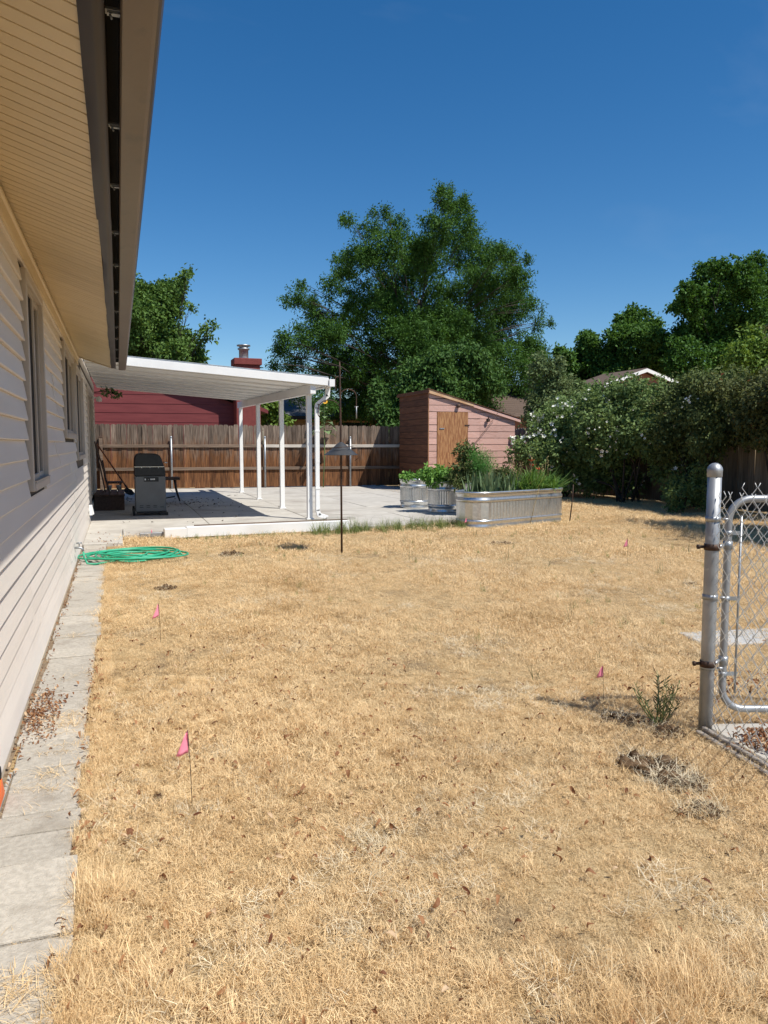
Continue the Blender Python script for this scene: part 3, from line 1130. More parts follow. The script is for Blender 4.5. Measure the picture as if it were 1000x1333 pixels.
rect_tube([(XR + .065, 12.44, zg - .02), (XR + .055, 12.44, zg - .16), (xd + .01, 12.44, zg - .30), (xd, 12.44, zg - .36)], .036, .028).build('downspout_elbow', M['white'], cover, .004)
rect_tube([(xd, 12.44, zg - .36), (xd, 12.44, 1.0)], .036, .028).build('downspout', M['white'], cover, .004)
rect_tube([(xd, 12.44, 1.02), (xd, 12.44, .20), (xd + .02, 12.44, .12), (xd + .16, 12.44, .075)], .034, .026).build('downspout', M['white'], cover, .004)
for z in (.55, 1.5):
    MB().box(xd - .040, xd + .040, 12.408, 12.47, z, z + .03).build('strap', M['white'], cover, .002)

# splash block under the spout
MB().box(3.24, 3.75, 12.33, 12.55, ZP, ZP + .03).box(3.24, 3.75, 12.33, 12.36, ZP + .0301, ZP + .05).box(3.24, 3.75, 12.52, 12.55, ZP + .0301, ZP + .05).build('splash_block', M['concrete'], None, .006)
tag(bpy.data.objects['splash_block'], 'low concrete splash block at the foot of the white downspout', 'splash block')

# ================================================================== BACK FENCE
FA = Vector((-0.75, 22.69, 0))
FB = Vector((11.45, 21.63, 0))
fdir = (FB - FA).normalized()
fang = math.atan2(fdir.y, fdir.x)
fnor = Vector((fdir.y, -fdir.x, 0))       # towards the yard
fence = thing('wooden_fence', 'tall brown board fence across the back of the patio', 'fence', (3.0, 22.36, 0))
pmesh = []
for v in range(7):
    g = random.Random(v)
    w, t, h = 0.1383 + g.uniform(-.0015, .0008), .016, 1.80 + g.uniform(-.012, .012)
    e = .032
    poly = [(-w / 2, .02), (w / 2, .02), (w / 2, h - e), (w / 2 - e, h), (-w / 2 + e, h), (-w / 2, h - e)]
    pmesh.append(MB().prism(poly, 1, -t / 2, t / 2).mesh('picket', M['picket']))
L_ = (FB - FA).length
n = int(L_ / .1395)
for i in range(n):
    p = FA + fdir * (.07 + i * .1395)
    put(random.choice(pmesh), 'picket', fence, (p.x, p.y, ZP + random.uniform(-.012, .012)), (random.uniform(-.01, .01), random.uniform(-.007, .007), fang + random.uniform(-.02, .02)))
post_s = [0.35, 2.17, 4.78, 7.30, 9.8]
for zi, z in enumerate((0.60, 1.245)):
    for a, b in zip([0.02] + post_s[1:], post_s[1:] + [L_ - .02]):
        pa, pb = FA + fdir * (a + .003), FA + fdir * (b - .003)
        c = (pa + pb) / 2 + fnor * .030
        ln = (pb - pa).length
        mat = M['rail_pale'] if (zi == 1 and a > 4) else M['rail']
        me = MB().box(-ln / 2, ln / 2, -.019, .019, -.043, .043).mesh('rail', mat)
        o = put(me, 'rail', fence, (c.x, c.y, z), (0, 0, fang))
        md = o.modifiers.new('bevel', 'BEVEL')
        md.width = .004
for i, s in enumerate(post_s):
    p = FA + fdir * s + fnor * .085
    if i == 0:
        p = FA + fdir * .30 + fnor * .085
        me = MB().box(p.x - .045, p.x + .045, p.y - .045, p.y + .045, ZP, 1.48)
        me.build('post', M['rail'], fence, .006)
        MB().box(p.x - .055, p.x + .055, p.y - .055, p.y + .055, 1.481, 1.51).build('post_cap', M['dark_wood'], fence, .004)
    else:
        mb = MB().tube([(p.x, p.y, ZP), (p.x, p.y, 1.50)], .029, 10)
        mb.lathe([(.033, -.03), (.033, .0), (.026, .02), (0, .028)], (p.x, p.y, 1.50), 10)
        mb.build('post', M['galv_dull'], fence)

# side fence behind the shrubs
sfence = thing('wooden_fence', 'weathered grey board fence in the shade behind the flowering shrubs', 'fence', (11.5, 12, 0))
pm2 = []
for v in range(5):
    g = random.Random(v + 40)
    w, t, h = 0.138, .016, 1.78 + g.uniform(-.015, .015)
    e = .03
    pm2.append(MB().prism([(-w / 2, .02), (w / 2, .02), (w / 2, h - e), (w / 2 - e, h), (-w / 2 + e, h), (-w / 2, h - e)], 0, -t / 2, t / 2).mesh('picket', M['picket_grey']))
y = 4.0
while y < 21.55:
    put(random.choice(pm2), 'picket', sfence, (11.5 + random.uniform(-.003, .003), y, random.uniform(-.01, .01)), (random.uniform(-.006, .006), random.uniform(-.01, .01), 0))
    y += .142
for z in (.4, 1.4):
    y = 4.0
    while y < 21:
        MB().box(11.51, 11.55, y + .003, min(y + 2.437, 21.5), z, z + .085).build('rail', M['rail'], sfence)
        y += 2.44

# ================================================================== NEIGHBOURS' HOUSES
def nb_house_windows():
    pass


red = thing('house', 'dark red plank-sided house with a chimney beyond the back fence', 'house', (-1, 30, 0))
gs = -.36
xe, ze, xp = 4.95, 2.35, -.3
zp = ze - gs * (xe - xp)
z = 0.2
while z < zp - .2:
    x1 = min(4.6, xe + (z + .30 - ze) / gs) if z + .30 > ze else 4.6
    x0 = max(-6.0, xp - (x1 - xp)) if z + .30 > ze else -6.0
    mb = MB().prism([(27.0, z), (26.985, z + .002), (26.996, z + .298), (27.0, z + .298)], 0, x0, x1)
    mb.build('plank', M['redwall'], red)
    z += .305
xw2 = xp - (xe - xp)
MB().prism([(4.5, 0), (4.5, ze + .1), (xp, zp - .06), (-5.1, ze + .1), (-5.1, 0)], 1, 27.02, 38).build('wall', M['redwall'], red)
mb = MB()
mb.prism([(xe, ze + .02), (xp, zp + .02), (xp, zp + .14), (xe, ze + .14)], 1, 26.72, 38.3)
mb.prism([(xp - .001, zp + .02), (xw2, ze + .02), (xw2, ze + .14), (xp - .001, zp + .14)], 1, 26.72, 38.3)
mb.build('roof', M['shingle'], red)
for (xa, za, xb, zb2) in ((xe, ze, xp, zp), (xp - .001, zp, xw2, ze)):
    MB().prism([(xa, za), (xb, zb2), (xb, zb2 + .12), (xa, za + .12)], 1, 26.69, 26.718).build('rake_board', M['redwall'], red)
ch = MB().box(3.80, 4.62, 26.30, 26.975, 0, 3.96).build('chimney', M['redbrick'], red, .01)
MB().box(3.74, 4.68, 26.24, 27.03, 3.962, 4.18).build('chimney_cap', M['redbrick'], ch, .015)
fl = MB().lathe([(.16, 0), (.16, .30), (.20, .31), (.20, .36), (.15, .37), (.15, .42), (.23, .43), (.23, .47), (0, .50)], (4.12, 26.6, 4.18), 16)
fl.build('flue', M['galv_dull'], ch)
# grey-roofed house
gh = thing('house', 'tan house with a slate grey shingle roof behind the fence', 'house', (10, 38, 0))


def shingled(parent, p0, p1, run, rise, mat, y_e, z_e, rows, wid=1.0):
    """courses of a roof plane facing the yard: eave from p0 to p1 at height z_e, rising away"""
    for k in range(rows):
        t0, t1 = k / rows, (k + 1) / rows
        dz = .02
        mb = MB()
        mb.add([(p0, y_e + run * t0, z_e + rise * t0 + dz), (p1, y_e + run * t0, z_e + rise * t0 + dz), (p1, y_e + run * t1, z_e + rise * t1 + .004), (p0, y_e + run * t1, z_e + rise * t1 + .004),
                (p0, y_e + run * t0, z_e + rise * t0 - .01), (p1, y_e + run * t0, z_e + rise * t0 - .01), (p1, y_e + run * t1, z_e + rise * t1 - .02), (p0, y_e + run * t1, z_e + rise * t1 - .02)],
               [(0, 1, 2, 3), (4, 7, 6, 5), (0, 4, 5, 1), (1, 5, 6, 2), (2, 6, 7, 3), (3, 7, 4, 0)])
        mb.build('shingle_course', mat, parent)


shingled(gh, 7.3, 16.5, 3.0, 1.05, M['shingle_grey'], 36.0, 2.62, 14)
MB().prism([(36.5, 0), (36.5, 2.66), (39.0, 3.55), (41.5, 2.66), (41.5, 0)], 0, 7.6, 16.2).build('wall', M['tan'], gh)
MB().box(7.28, 16.5, 35.95, 35.995, 2.46, 2.63).build('eave_board', M['black'], gh)
MB().prism([(39.01, 3.66), (42.2, 2.5), (42.2, 2.45), (39.01, 3.58)], 0, 7.3, 16.5).build('roof', M['shingle_grey'], gh)
for (a, b) in ((10.15, 11.9), (12.6, 13.5)):
    wf = MB().box(a, a + .06, 36.46, 36.5, 1.4, 2.42).box(b - .06, b, 36.46, 36.5, 1.4, 2.42).box(a + .061, b - .061, 36.46, 36.5, 2.36, 2.42).box(a + .061, b - .061, 36.46, 36.5, 1.4, 1.46)
    wf = wf.build('window', M['shed_pale'], gh)
    MB().box(a + .062, b - .062, 36.475, 36.49, 1.462, 2.358).build('pane', M['glass'], wf)
# brown hip roof behind the shed
bh = thing('house', 'low brown-shingled roof seen between the shed and the lilac', 'house', (18.5, 34, 0))
shingled(bh, 14.6, 24.0, 4.2, 1.75, M['shingle'], 31.5, 2.55, 16)
MB().prism([(32.0, 0), (32.0, 2.6), (35.7, 4.2), (39.4, 2.6), (39.4, 0)], 0, 14.9, 23.8).build('wall', M['gable_brown'], bh)
MB().prism([(35.71, 4.32), (40, 2.5), (40, 2.45), (35.71, 4.24)], 0, 14.6, 24.0).build('roof', M['shingle'], bh)
# gabled house
gb = thing('house', 'rust-brown gable with white rake boards above the shrubs', 'house', (26.4, 36, 0))
A = at(843, 481, 34)
zl, zr = A.z - .95, A.z - .75
xl, xr2 = A.x - 2.6, A.x + 2.5
MB().prism([(xl + .3, 0), (xl + .3, A.z - .98), (A.x, A.z - .12), (xr2 - .3, A.z - .9), (xr2 - .3, 0)], 1, 34.3, 37.7).build('wall', M['gable_brown'], gb)
MB().prism([(xl, A.z - .98), (xl, A.z - .80), (A.x, A.z + .06), (A.x, A.z - .12)], 1, 34.0, 34.06).build('rake_board', M['white'], gb)
MB().prism([(A.x + .001, A.z - .12), (A.x + .001, A.z + .06), (xr2, A.z - .72), (xr2, A.z - .90)], 1, 34.0, 34.06).build('rake_board', M['white'], gb)
MB().prism([(xl - .1, A.z - .99), (xl - .1, A.z - .80), (A.x, A.z + .10), (A.x, A.z - .09)], 1, 34.061, 37.9).build('roof', M['shingle'], gb)
MB().prism([(A.x + .001, A.z - .09), (A.x + .001, A.z + .10), (xr2 + .1, A.z - .70), (xr2 + .1, A.z - .89)], 1, 34.061, 37.9).build('roof', M['shingle'], gb)

# ================================================================== SHED
sh = thing('garden_shed', 'small lean-to shed with faded pink plank front and brown plank side', 'shed', (9.2, 20.3, ZP))
SX0, SX1, SY0, SY1 = 7.88, 10.48, 19.2, 21.45
ZL, ZR = 2.72, 2.00


def zroof(x):
    return ZL + (ZR - ZL) * (x - SX0) / (SX1 - SX0)


MB().prism([(SX0 + .02, ZP), (SX0 + .02, ZL - .03), (SX1 - .02, ZR - .03), (SX1 - .02, ZP)], 1, SY0 + .02, SY1 - .02).build('wall', M['sheath'], sh)
ph = .176
z = ZP + .02
dx0, dx1, dz1 = 8.13, 9.03, 2.16
while z < ZL - .02:
    zt = z + ph - .013
    x_end = SX1 if zt < ZR else SX0 + (ZL - zt) / (ZL - ZR) * (SX1 - SX0)
    segs = [(SX0 + .01, dx0 - .012), (dx1 + .012, 9.40), (9.404, x_end)] if z < dz1 else [(SX0 + .01, x_end)]
    for (a, b) in segs:
        b = min(b, x_end)
        if b - a < .03:
            continue
        wz = random.uniform(-.004, .004)
        top = [(a, zt), (b, zt)]
        if x_end < SX1 and b == x_end:
            # cut to the roof slope
            xb = min(SX1, SX0 + (ZL - z) / (ZL - ZR) * (SX1 - SX0))
            poly = [(a, z), (xb, z), (b, zt), (a, zt)]
        else:
            poly = [(a, z), (b, z), (b, zt), (a, zt)]
        MB().prism([(q[0], q[1] + wz) for q in poly], 1, SY0 - .004 + random.uniform(-.004, .002), SY0 + .019).build('plank', M['shed_pink'], sh)
    z += ph
z = ZP + .02
while z < ZL - .05:
    zt = min(z + ph - .010, ZL - .03)
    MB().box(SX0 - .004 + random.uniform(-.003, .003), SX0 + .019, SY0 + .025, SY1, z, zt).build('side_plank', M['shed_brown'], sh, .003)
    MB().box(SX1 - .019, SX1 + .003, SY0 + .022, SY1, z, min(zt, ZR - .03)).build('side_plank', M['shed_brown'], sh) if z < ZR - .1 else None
    z += ph
MB().box(SX0 - .012, SX0 + .012, SY0 - .012, SY0 + .022, ZP, ZL - .03).build('corner_board', M['shed_trim'], sh, .003)
dr = MB().box(dx0, dx1, SY0 - .022, SY0 + .01, ZP + .05, dz1).build('door', M['shed_door'], sh, .004)
for hx in (.03,):
    for hz in (.35, 1.75):
        MB().box(dx1 - .10, dx1 + .05, SY0 - .030, SY0 - .0225, ZP + hz, ZP + hz + .035).build('hinge', M['rust'], dr)
MB().box(dx0 + .06, dx0 + .20, SY0 - .035, SY0 - .0225, 1.70, 1.73).build('latch', M['galv'], dr)
# roof deck and fascia
mb = MB().prism([(SX0 - .03, zroof(SX0 - .03) + .0), (SX0 - .03, zroof(SX0 - .03) + .03), (SX1 + .14, zroof(SX1 + .14) + .03), (SX1 + .14, zroof(SX1 + .14))], 1, SY0 - .045, SY1 + .12)
rf = mb.build('roof', M['shingle'], sh)
mb = MB().prism([(SX0 - .03, zroof(SX0 - .03) - .07), (SX0 - .03, zroof(SX0 - .03) + .034), (SX0 + 1.3, zroof(SX0 + 1.3) + .034), (SX0 + 1.3, zroof(SX0 + 1.3) - .04)], 1, SY0 - .070, SY0 - .046)
mb.build('rake_board', M['shed_pale'], sh)
mb = MB().prism([(SX0 + 1.301, zroof(SX0 + 1.3) - .06), (SX0 + 1.301, zroof(SX0 + 1.3) + .02), (SX1 + .14, zroof(SX1 + .14) + .02), (SX1 + .14, zroof(SX1 + .14) - .06)], 1, SY0 - .070, SY0 - .046)
mb.build('rake_board', M['shed_pink'], sh)
mb = MB().prism([(SX0 - .05, zroof(SX0 - .05) + .035), (SX0 - .05, zroof(SX0 - .05) + .05), (SX1 + .15, zroof(SX1 + .14) + .05), (SX1 + .15, zroof(SX1 + .14) + .035)], 1, SY0 - .085, SY0 + .1)
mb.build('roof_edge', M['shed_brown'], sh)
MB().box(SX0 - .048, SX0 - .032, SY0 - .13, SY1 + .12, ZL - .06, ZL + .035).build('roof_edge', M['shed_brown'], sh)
# things hung on the shed
mb = MB()
a, b = Vector((9.93, SY0 - .19, 2.25)), Vector((9.15, SY0 - .03, 1.22))
mb.tube([a, a.lerp(b, .5) + Vector((0, -.01, -.02)), b], .006, 6)
mb.build('pull_cord', M['rust'])
tag(bpy.data.objects['pull_cord'], 'thin dark cord slanting down across the pink shed front', 'cord')
pul = thing('pulley', 'small dark pulley hanging below the shed roof edge', 'pulley', (9.62, SY0 - .06, 1.95))
MB().lathe([(.0, -.02), (.05, -.02), (.035, 0), (.05, .02), (0, .02)], (0, 0, 0), 14).build('wheel', M['black'], pul)
w_ = pul.children[0]
w_.rotation_euler = (R(90), 0, 0)
w_.location = (0, 0, 0)
MB().box(9.60, 9.64, SY0 - .09, SY0 - .085, 1.90, 2.06).build('bracket', M['rust'], pul)
kn = MB().lathe([(0, -.05), (.04, -.045), (.055, 0), (.04, .045), (0, .05)], (8.73, SY0 - .06, 2.33), 12)
kn.tube([(8.73, SY0 + .0, 2.33), (8.73, SY0 - .06, 2.33)], .015, 8)
kn.build('round_hook', M['dark_wood'])
tag(bpy.data.objects['round_hook'], 'round dark knob above the shed door', 'hook')
gl = thing('hanging_rag', 'pale rag hung at the right corner of the pink shed front', 'rag', (10.4, SY0 - .05, 1.4))
mb = MB()
vv, ff = [], []
for i in range(6):
    for j in range(4):
        vv.append((10.30 + .06 * j - .02 * i * (j - 1.5) * .3, SY0 - .05 + .025 * math.sin(i * 1.7 + j * 2), 1.52 - .05 * i + .02 * math.cos(j * 2)))
for i in range(5):
    for j in range(3):
        ff.append((i * 4 + j, i * 4 + j + 1, i * 4 + 5 + j, i * 4 + 4 + j))
o = mb.add(vv, ff, True).build('cloth', M['petal_w'], gl)
md = o.modifiers.new('thick', 'SOLIDIFY')
md.thickness = .012

# ================================================================== TANKS
def round_tank(loc, label):
    t = thing('stock_tank', label, 'stock tank', loc, 'galvanised tanks used as planters')
    r, h = .285, .585
    prof = [(r - .004, 0.0), (r + .004, .01), (r + .004, .03), (r - .006, .045), (r - .006, .10), (r + .010, .115), (r + .010, .135), (r - .004, .15)]
    b = MB().lathe(prof, loc, 40)
    # fluted middle
    nn = 80
    vv, ff = [], []
    for z in (.152, .40):
        for k in range(nn):
            an = 2 * math.pi * k / nn
            rr = r + (.004 if k % 2 else -.006)
            vv.append((loc[0] + rr * math.cos(an), loc[1] + rr * math.sin(an), loc[2] + z))
    for k in range(nn):
        k2 = (k + 1) % nn
        ff.append((k, k2, nn + k2, nn + k))
    b.add(vv, ff)
    b.lathe([(r - .004, .402), (r + .012, .42), (r + .012, .445), (r - .002, .46), (r - .002, .50), (r + .006, .51), (r + .006, .55)], loc, 40)
    b.lathe([(r - .012, .58), (r - .012, .30)], loc, 40)
    b.build('body', M['tank'], t)
    MB().lathe([(r - .008, .545), (r + .016, .552), (r + .022, .567), (r + .016, .582), (r - .008, .585)], loc, 40).build('rim', M['tank'], t)
    MB().lathe([(r - .013, .50), (r * .5, .52), (0, .525)], loc, 24).build('soil', M['dirt'], t)
    return t


T1, T2, T3 = (5.56, 14.26, ZP), (5.70, 13.15, ZP), (5.99, 12.30, ZP)
round_tank(T1, 'round galvanised tank with low leaves, nearest the dark side of the shed')
round_tank(T2, 'round galvanised tank with a leafy bush, between two other tanks')
round_tank(T3, 'round galvanised tank mostly hidden behind the long oval tank')

LT = Vector((6.06, 11.20, 0.0))
lang = math.atan2(.334, .943)


def oval(hl, r, n=16, flute=0.0):
    pts = []
    for i in range(n + 1):
        an = -math.pi / 2 + math.pi * i / n
        pts.append((hl + r * math.cos(an), r * math.sin(an)))
    m_ = 44
    for i in range(1, m_):
        pts.append((hl - 2 * hl * i / m_, r))
    for i in range(n + 1):
        an = math.pi / 2 + math.pi * i / n
        pts.append((-hl + r * math.cos(an), r * math.sin(an)))
    for i in range(1, m_):
        pts.append((-hl + 2 * hl * i / m_, -r))
    if flute:
        q = []
        N_ = len(pts)
        for i, (x, y) in enumerate(pts):
            x0, y0 = pts[i - 1]
            x1, y1 = pts[(i + 1) % N_]
            tx, ty = x1 - x0, y1 - y0
            ll = math.hypot(tx, ty) or 1
            s = flute if i % 2 else -flute
            q.append((x + ty / ll * s, y - tx / ll * s))
        pts = q
    return pts


def oval_rings(mb, rings, smooth=True):
    """rings: (offset, z, flute)"""
    M4 = Matrix.Translation(LT) @ Matrix.Rotation(lang, 4, 'Z')
    vv = []
    for (o_, z, fl_) in rings:
        pp = oval(.79, .32 + o_, 16, fl_)
        vv += [M4 @ Vector((x, y, z)) for (x, y) in pp]
    N_ = len(pp)
    ff = []
    for i in range(len(rings) - 1):
        for k in range(N_):
            k2 = (k + 1) % N_
            ff.append((i * N_ + k, i * N_ + k2, (i + 1) * N_ + k2, (i + 1) * N_ + k))
    mb.add(vv, ff, smooth)
    return N_


lt = thing('oval_stock_tank', 'long oval galvanised tank at the lawn edge planted with iris and daylilies', 'stock tank', LT, 'galvanised tanks used as planters')
mb = MB()
oval_rings(mb, [(-.004, 0, 0), (.004, .01, 0), (.004, .04, 0), (-.004, .055, 0), (-.004, .085, 0), (.012, .10, 0), (.012, .12, 0), (-.004, .135, 0)])
oval_rings(mb, [(0, .137, .0045), (0, .40, .0045)], False)
oval_rings(mb, [(-.004, .402, 0), (.012, .42, 0), (.012, .45, 0), (-.004, .465, 0), (-.004, .50, 0), (.006, .51, 0), (.006, .53, 0)])
oval_rings(mb, [(-.012, .555, 0), (-.012, .3, 0)])
mb.build('body', M['tank'], lt)
mb = MB()
oval_rings(mb, [(-.008, .528, 0), (.018, .535, 0), (.024, .55, 0), (.018, .565, 0), (-.008, .57, 0), (-.012, .555, 0)])
mb.build('rim', M['tank'], lt)
mb = MB()
N_ = oval_rings(mb, [(-.013, .46, 0), (-.10, .475, 0)])
mb.f.append(tuple(range(N_, 2 * N_)))
mb.sm.append(False)
mb.build('soil', M['dirt'], lt)


# plants in the tanks
def leafy_plant(name, label, cat, loc, blobs, n, L, Wd, mat, seed, stems=6, h=.3, group=None, **k):
    t = thing(name, label, cat, loc, group)
    g = random.Random(seed)
    mb = MB()
    for i in range(stems):
        b = g.choice(blobs)
        p0 = Vector(loc) + Vector((g.uniform(-.1, .1), g.uniform(-.1, .1), -.02))
        p1 = Vector(b[:3])
        mb.tube([p0, p0.lerp(p1, .5) + Vector((0, 0, .04)), p1], [.008, .006, .003], 5)
    mb.build('stem', M['stem'], t)
    crown('foliage', t, mat, blobs, n, L, Wd, seed, **k)
    return t


def around(c, spec):
    return [(c[0] + a, c[1] + b, c[2] + d, r1, r1, r2) for (a, b, d, r1, r2) in spec]


z5 = ZP + .53
leafy_plant('strawberry_plant', 'low trailing leafy plant filling the tank by the shed', 'plant', (T1[0], T1[1], z5),
            around((T1[0], T1[1], z5), [(-.15, -.1, .06, .16, .07), (.1, -.1, .06, .17, .08), (0, .1, .06, .2, .08), (.2, .05, .10, .12, .10), (-.24, -.1, .08, .09, .06)]), 900, .07, .05, M['leaf_veg'], 21, spray=5, slen=.08)
leafy_plant('bushy_herb', 'bright green leafy bush growing in the middle round tank', 'plant', (T2[0], T2[1], z5),
            around((T2[0], T2[1], z5), [(-.18, -.1, .10, .18, .13), (.05, -.12, .10, .2, .12), (0, .1, .16, .2, .14), (-.3, .05, .16, .14, .11), (.22, 0, .12, .14, .12)]), 2200, .075, .045, M['leaf_veg'], 22, spray=6, slen=.1)
leafy_plant('tomato_plant', 'tall reddish-green bushy plant rising against the shed door', 'plant', (T3[0] - .05, T3[1] + .05, z5),
            around((T3[0] - .08, T3[1] + .1, z5), [(-.15, 0, .25, .2, .2), (0, .05, .45, .18, .2), (-.12, .05, .62, .15, .13), (.1, 0, .2, .18, .16), (-.28, -.05, .12, .15, .14)]), 2300, .08, .03, M['leaf_olive'], 23, spray=7, slen=.14, droop=.5)
# feathery asparagus fern
af = thing('asparagus_fern', 'feathery bright green fern in the tank behind the oval one', 'plant', (T3[0] + .1, T3[1] - .1, z5))
crown('foliage', af, M['leaf_fern'], around((T3[0] + .02, T3[1] - .12, z5), [(0, 0, .18, .17, .22), (.08, 0, .38, .15, .2), (-.08, .02, .42, .13, .22), (.16, -.03, .15, .13, .18)]), 5200, .045, .006, 24, spray=10, slen=.16, droop=-.3, jit=.4)
mb = MB()
g = random.Random(24)
for i in range(8):
    p = Vector((T3[0] + .02 + g.uniform(-.06, .06), T3[1] - .12 + g.uniform(-.06, .06), z5 - .02))
    mb.tube([p, p + Vector((g.uniform(-.08, .08), g.uniform(-.05, .05), .3)), p + Vector((g.uniform(-.2, .2), g.uniform(-.1, .1), .6))], [.005, .004, .002], 4)
mb.build('stem', M['stem'], af)

Mt = Matrix.Translation(LT) @ Matrix.Rotation(lang, 4, 'Z')


def sword_plant(name, label, cat, centre, n, h0, h1, w, mat, seed, lean, curl, spread, stalks=0, flowers=0, group=None):
    c = Mt @ Vector((centre[0], centre[1], .47))
    t = thing(name, label, cat, c, group)
    V, F, tt = blades(n, 1.0, h0, h1, w, seed, lean, curl)
    V = V.copy()
    # spread clump over its ground patch
    g = np.random.default_rng(seed)
    base = V.reshape(n, 7, 3)
    off = base[:, 0:1, :] * np.array([spread[0] - 1, spread[1] - 1, 0])
    V = (base + off).reshape(-1, 3)
    ca, sa = math.cos(lang), math.sin(lang)
    V = np.stack([V[:, 0] * ca - V[:, 1] * sa + c.x, V[:, 0] * sa + V[:, 1] * ca + c.y, V[:, 2] + c.z], 1)
    o = put(npmesh('leaf_blades', V, F, mat, tt), 'leaf_blades', t)
    o['kind'] = 'stuff'
    gr = random.Random(seed)
    tops = []
    for i in range(stalks):
        p = Mt @ Vector((centre[0] + gr.uniform(-1, 1) * spread[0] * .7, centre[1] + gr.uniform(-1, 1) * spread[1] * .7, .47))
        q = p + Vector((gr.uniform(-.16, .16), gr.uniform(-.1, .1), gr.uniform(.38, .62)))
        m_ = p.lerp(q, .55) + Vector((gr.uniform(-.02, .02), 0, .03))
        sm = MB().tube([p, m_, q], [.005, .004, .003], 5)
        for k in range(3):
            d = Vector((gr.uniform(-1, 1), gr.uniform(-1, 1), .8)).normalized() * .05
            sm.tube([q - Vector((0, 0, .03 * k)), q - Vector((0, 0, .03 * k)) + d], [.004, .007], 5)
        st = sm.build('flower_stalk', M['stem_dry'], t)
        tops.append((st, q))
    for i in range(flowers):
        st, q = tops[i]
        fm = MB()
        for k in range(6):
            an = k * math.pi / 3 + i
            d = Vector((math.cos(an), math.sin(an), 0))
            s = Vector((-d.y, d.x, 0))
            fm.add([q, q + d * .035 + s * .014 + Vector((0, 0, .03)), q + d * .07 + Vector((0, 0, .045)), q + d * .035 - s * .014 + Vector((0, 0, .03))], [(0, 1, 2, 3)])
        fm.build('flower', M['petal_r'], st)
    return t


sword_plant('iris_clump', 'upright grey-green sword leaves at the near end of the oval tank', 'plant', (-.74, -.05), 90, .32, .52, .042, M['leaf_iris'], 31, (0.02, .35), .16, (.26, .20))
sword_plant('iris_clump', 'dense blue-green sword leaves in the middle of the oval tank', 'plant', (-.22, .0), 110, .30, .50, .042, M['leaf_iris'], 32, (0.02, .40), .18, (.30, .22))
sword_plant('daylily_clump', 'arching daylily leaves with tall stalks and red blooms, in the oval tank', 'plant', (.33, 0), 320, .38, .66, .030, M['leaf_lily'], 33, (.15, .7), .55, (.40, .22), stalks=11, flowers=3)
sword_plant('daylily_clump', 'daylily spilling over the far end of the oval tank', 'plant', (.82, 0), 280, .38, .68, .028, M['leaf_lily'], 34, (.25, .9), .55, (.22, .22), stalks=5)
leafy_plant('sedum_plant', 'reddish low plant behind the iris leaves in the oval tank', 'plant', tuple(Mt @ Vector((-.05, .15, .47))),
            [tuple(Mt @ Vector((a, b, z))) + (.16, .14, .12) for (a, b, z) in ((-.1, .15, .80), (.15, .18, .82), (.05, .2, .72))], 900, .05, .03, M['leaf_rust'], 35, spray=5, slen=.1)
mb = MB()
p = Mt @ Vector((.9, -.35, .0))
mb.tube([p + Vector((.14, 0, .0)), p + Vector((.20, .02, .40)), p + Vector((.22, .04, .62))], [.010, .009, .007], 6)
mb.build('stake', M['rust'])
tag(bpy.data.objects['stake'], 'dark stake leaning at the far end of the oval tank', 'stake')
mb = MB()
p = Mt @ Vector((.18, -.36, .0))
mb.tube([p + Vector((-.10, -.03, .02)), p + Vector((-.02, -.01, .3)), p + Vector((.10, .05, .58))], [.006, .005, .004], 6)
mb.build('dry_stalk', M['stem_dry'])
tag(bpy.data.objects['dry_stalk'], 'dry stalk leaning on the front of the oval tank', 'stalk')

# ================================================================== GRILL AND PATIO THINGS
gr = thing('gas_grill', 'grey gas grill with closed black hood standing on the shaded patio', 'grill', (.52, 14.4, ZP))
gx0, gx1, gy0, gy1 = .255, .775, 14.12, 14.66
GW = gx1 - gx0
cab = MB().box(gx0, gx1, gy0, gy1, ZP + .07, ZP + .70).build('cabinet', M['grill_grey'], gr, .012)
for k in range(4):
    for j in range(2):
        MB().box(gx0 + .07 + k * .115, gx0 + .07 + k * .115 + .062, gy0 - .003, gy0 + .003, ZP + .145 + j * .03, ZP + .155 + j * .03).build('vent_slot', M['black'], cab)
for hx in (.075, .445):
    MB().lathe([(0, -.003), (.014, -.003), (.014, .003), (0, .003)], (0, 0, 0), 10).build('bolt', M['black'], cab)
    b = cab.children[-1]
    b.rotation_euler = (R(90), 0, 0)
    b.location = Vector((gx0 + hx, gy0 - .003, ZP + .645)) - wloc(cab)
pl = MB().box(gx0 + .15, gx0 + .40, gy0 - .006, gy0 - .001, ZP + .60, ZP + .68).build('name_plate', M['black'], cab, .002)
mk = MB()
for (a, b, h0, h1) in ((.165, .185, .625, .655), (.225, .232, .635, .642), (.262, .275, .63, .652), (.28, .292, .63, .652), (.297, .31, .63, .652), (.315, .338, .632, .654)):
    mk.box(gx0 + a, gx0 + b, gy0 - .0085, gy0 - .0062, ZP + h0, ZP + h1)
mk.build('plate_print', M['text'], pl)
ctl = MB().prism([(gx0 - .005, ZP + .702), (gx1 + .005, ZP + .702), (gx1 - .015, ZP + .86), (gx0 - .005, ZP + .86)], 1, gy0 - .02, gy1)
ctl = ctl.build('firebox', M['black'], gr, .008)
for k in range(3):
    MB().lathe([(0, 0), (.008, 0), (.01, .008), (.005, .014), (0, .015)], (0, 0, 0), 8).build('screw', M['chrome'], ctl)
    b = ctl.children[-1]
    b.location = Vector((gx0 + .12 + k * .14, gy0 - .021, ZP + .845)) - wloc(ctl)
    b.rotation_euler = (R(90), 0, 0)
MB().box(gx0, gx1 - .02, gy0 - .024, gy0 - .0205, ZP + .857, ZP + .865).build('edge_strip', M['chrome'], ctl)
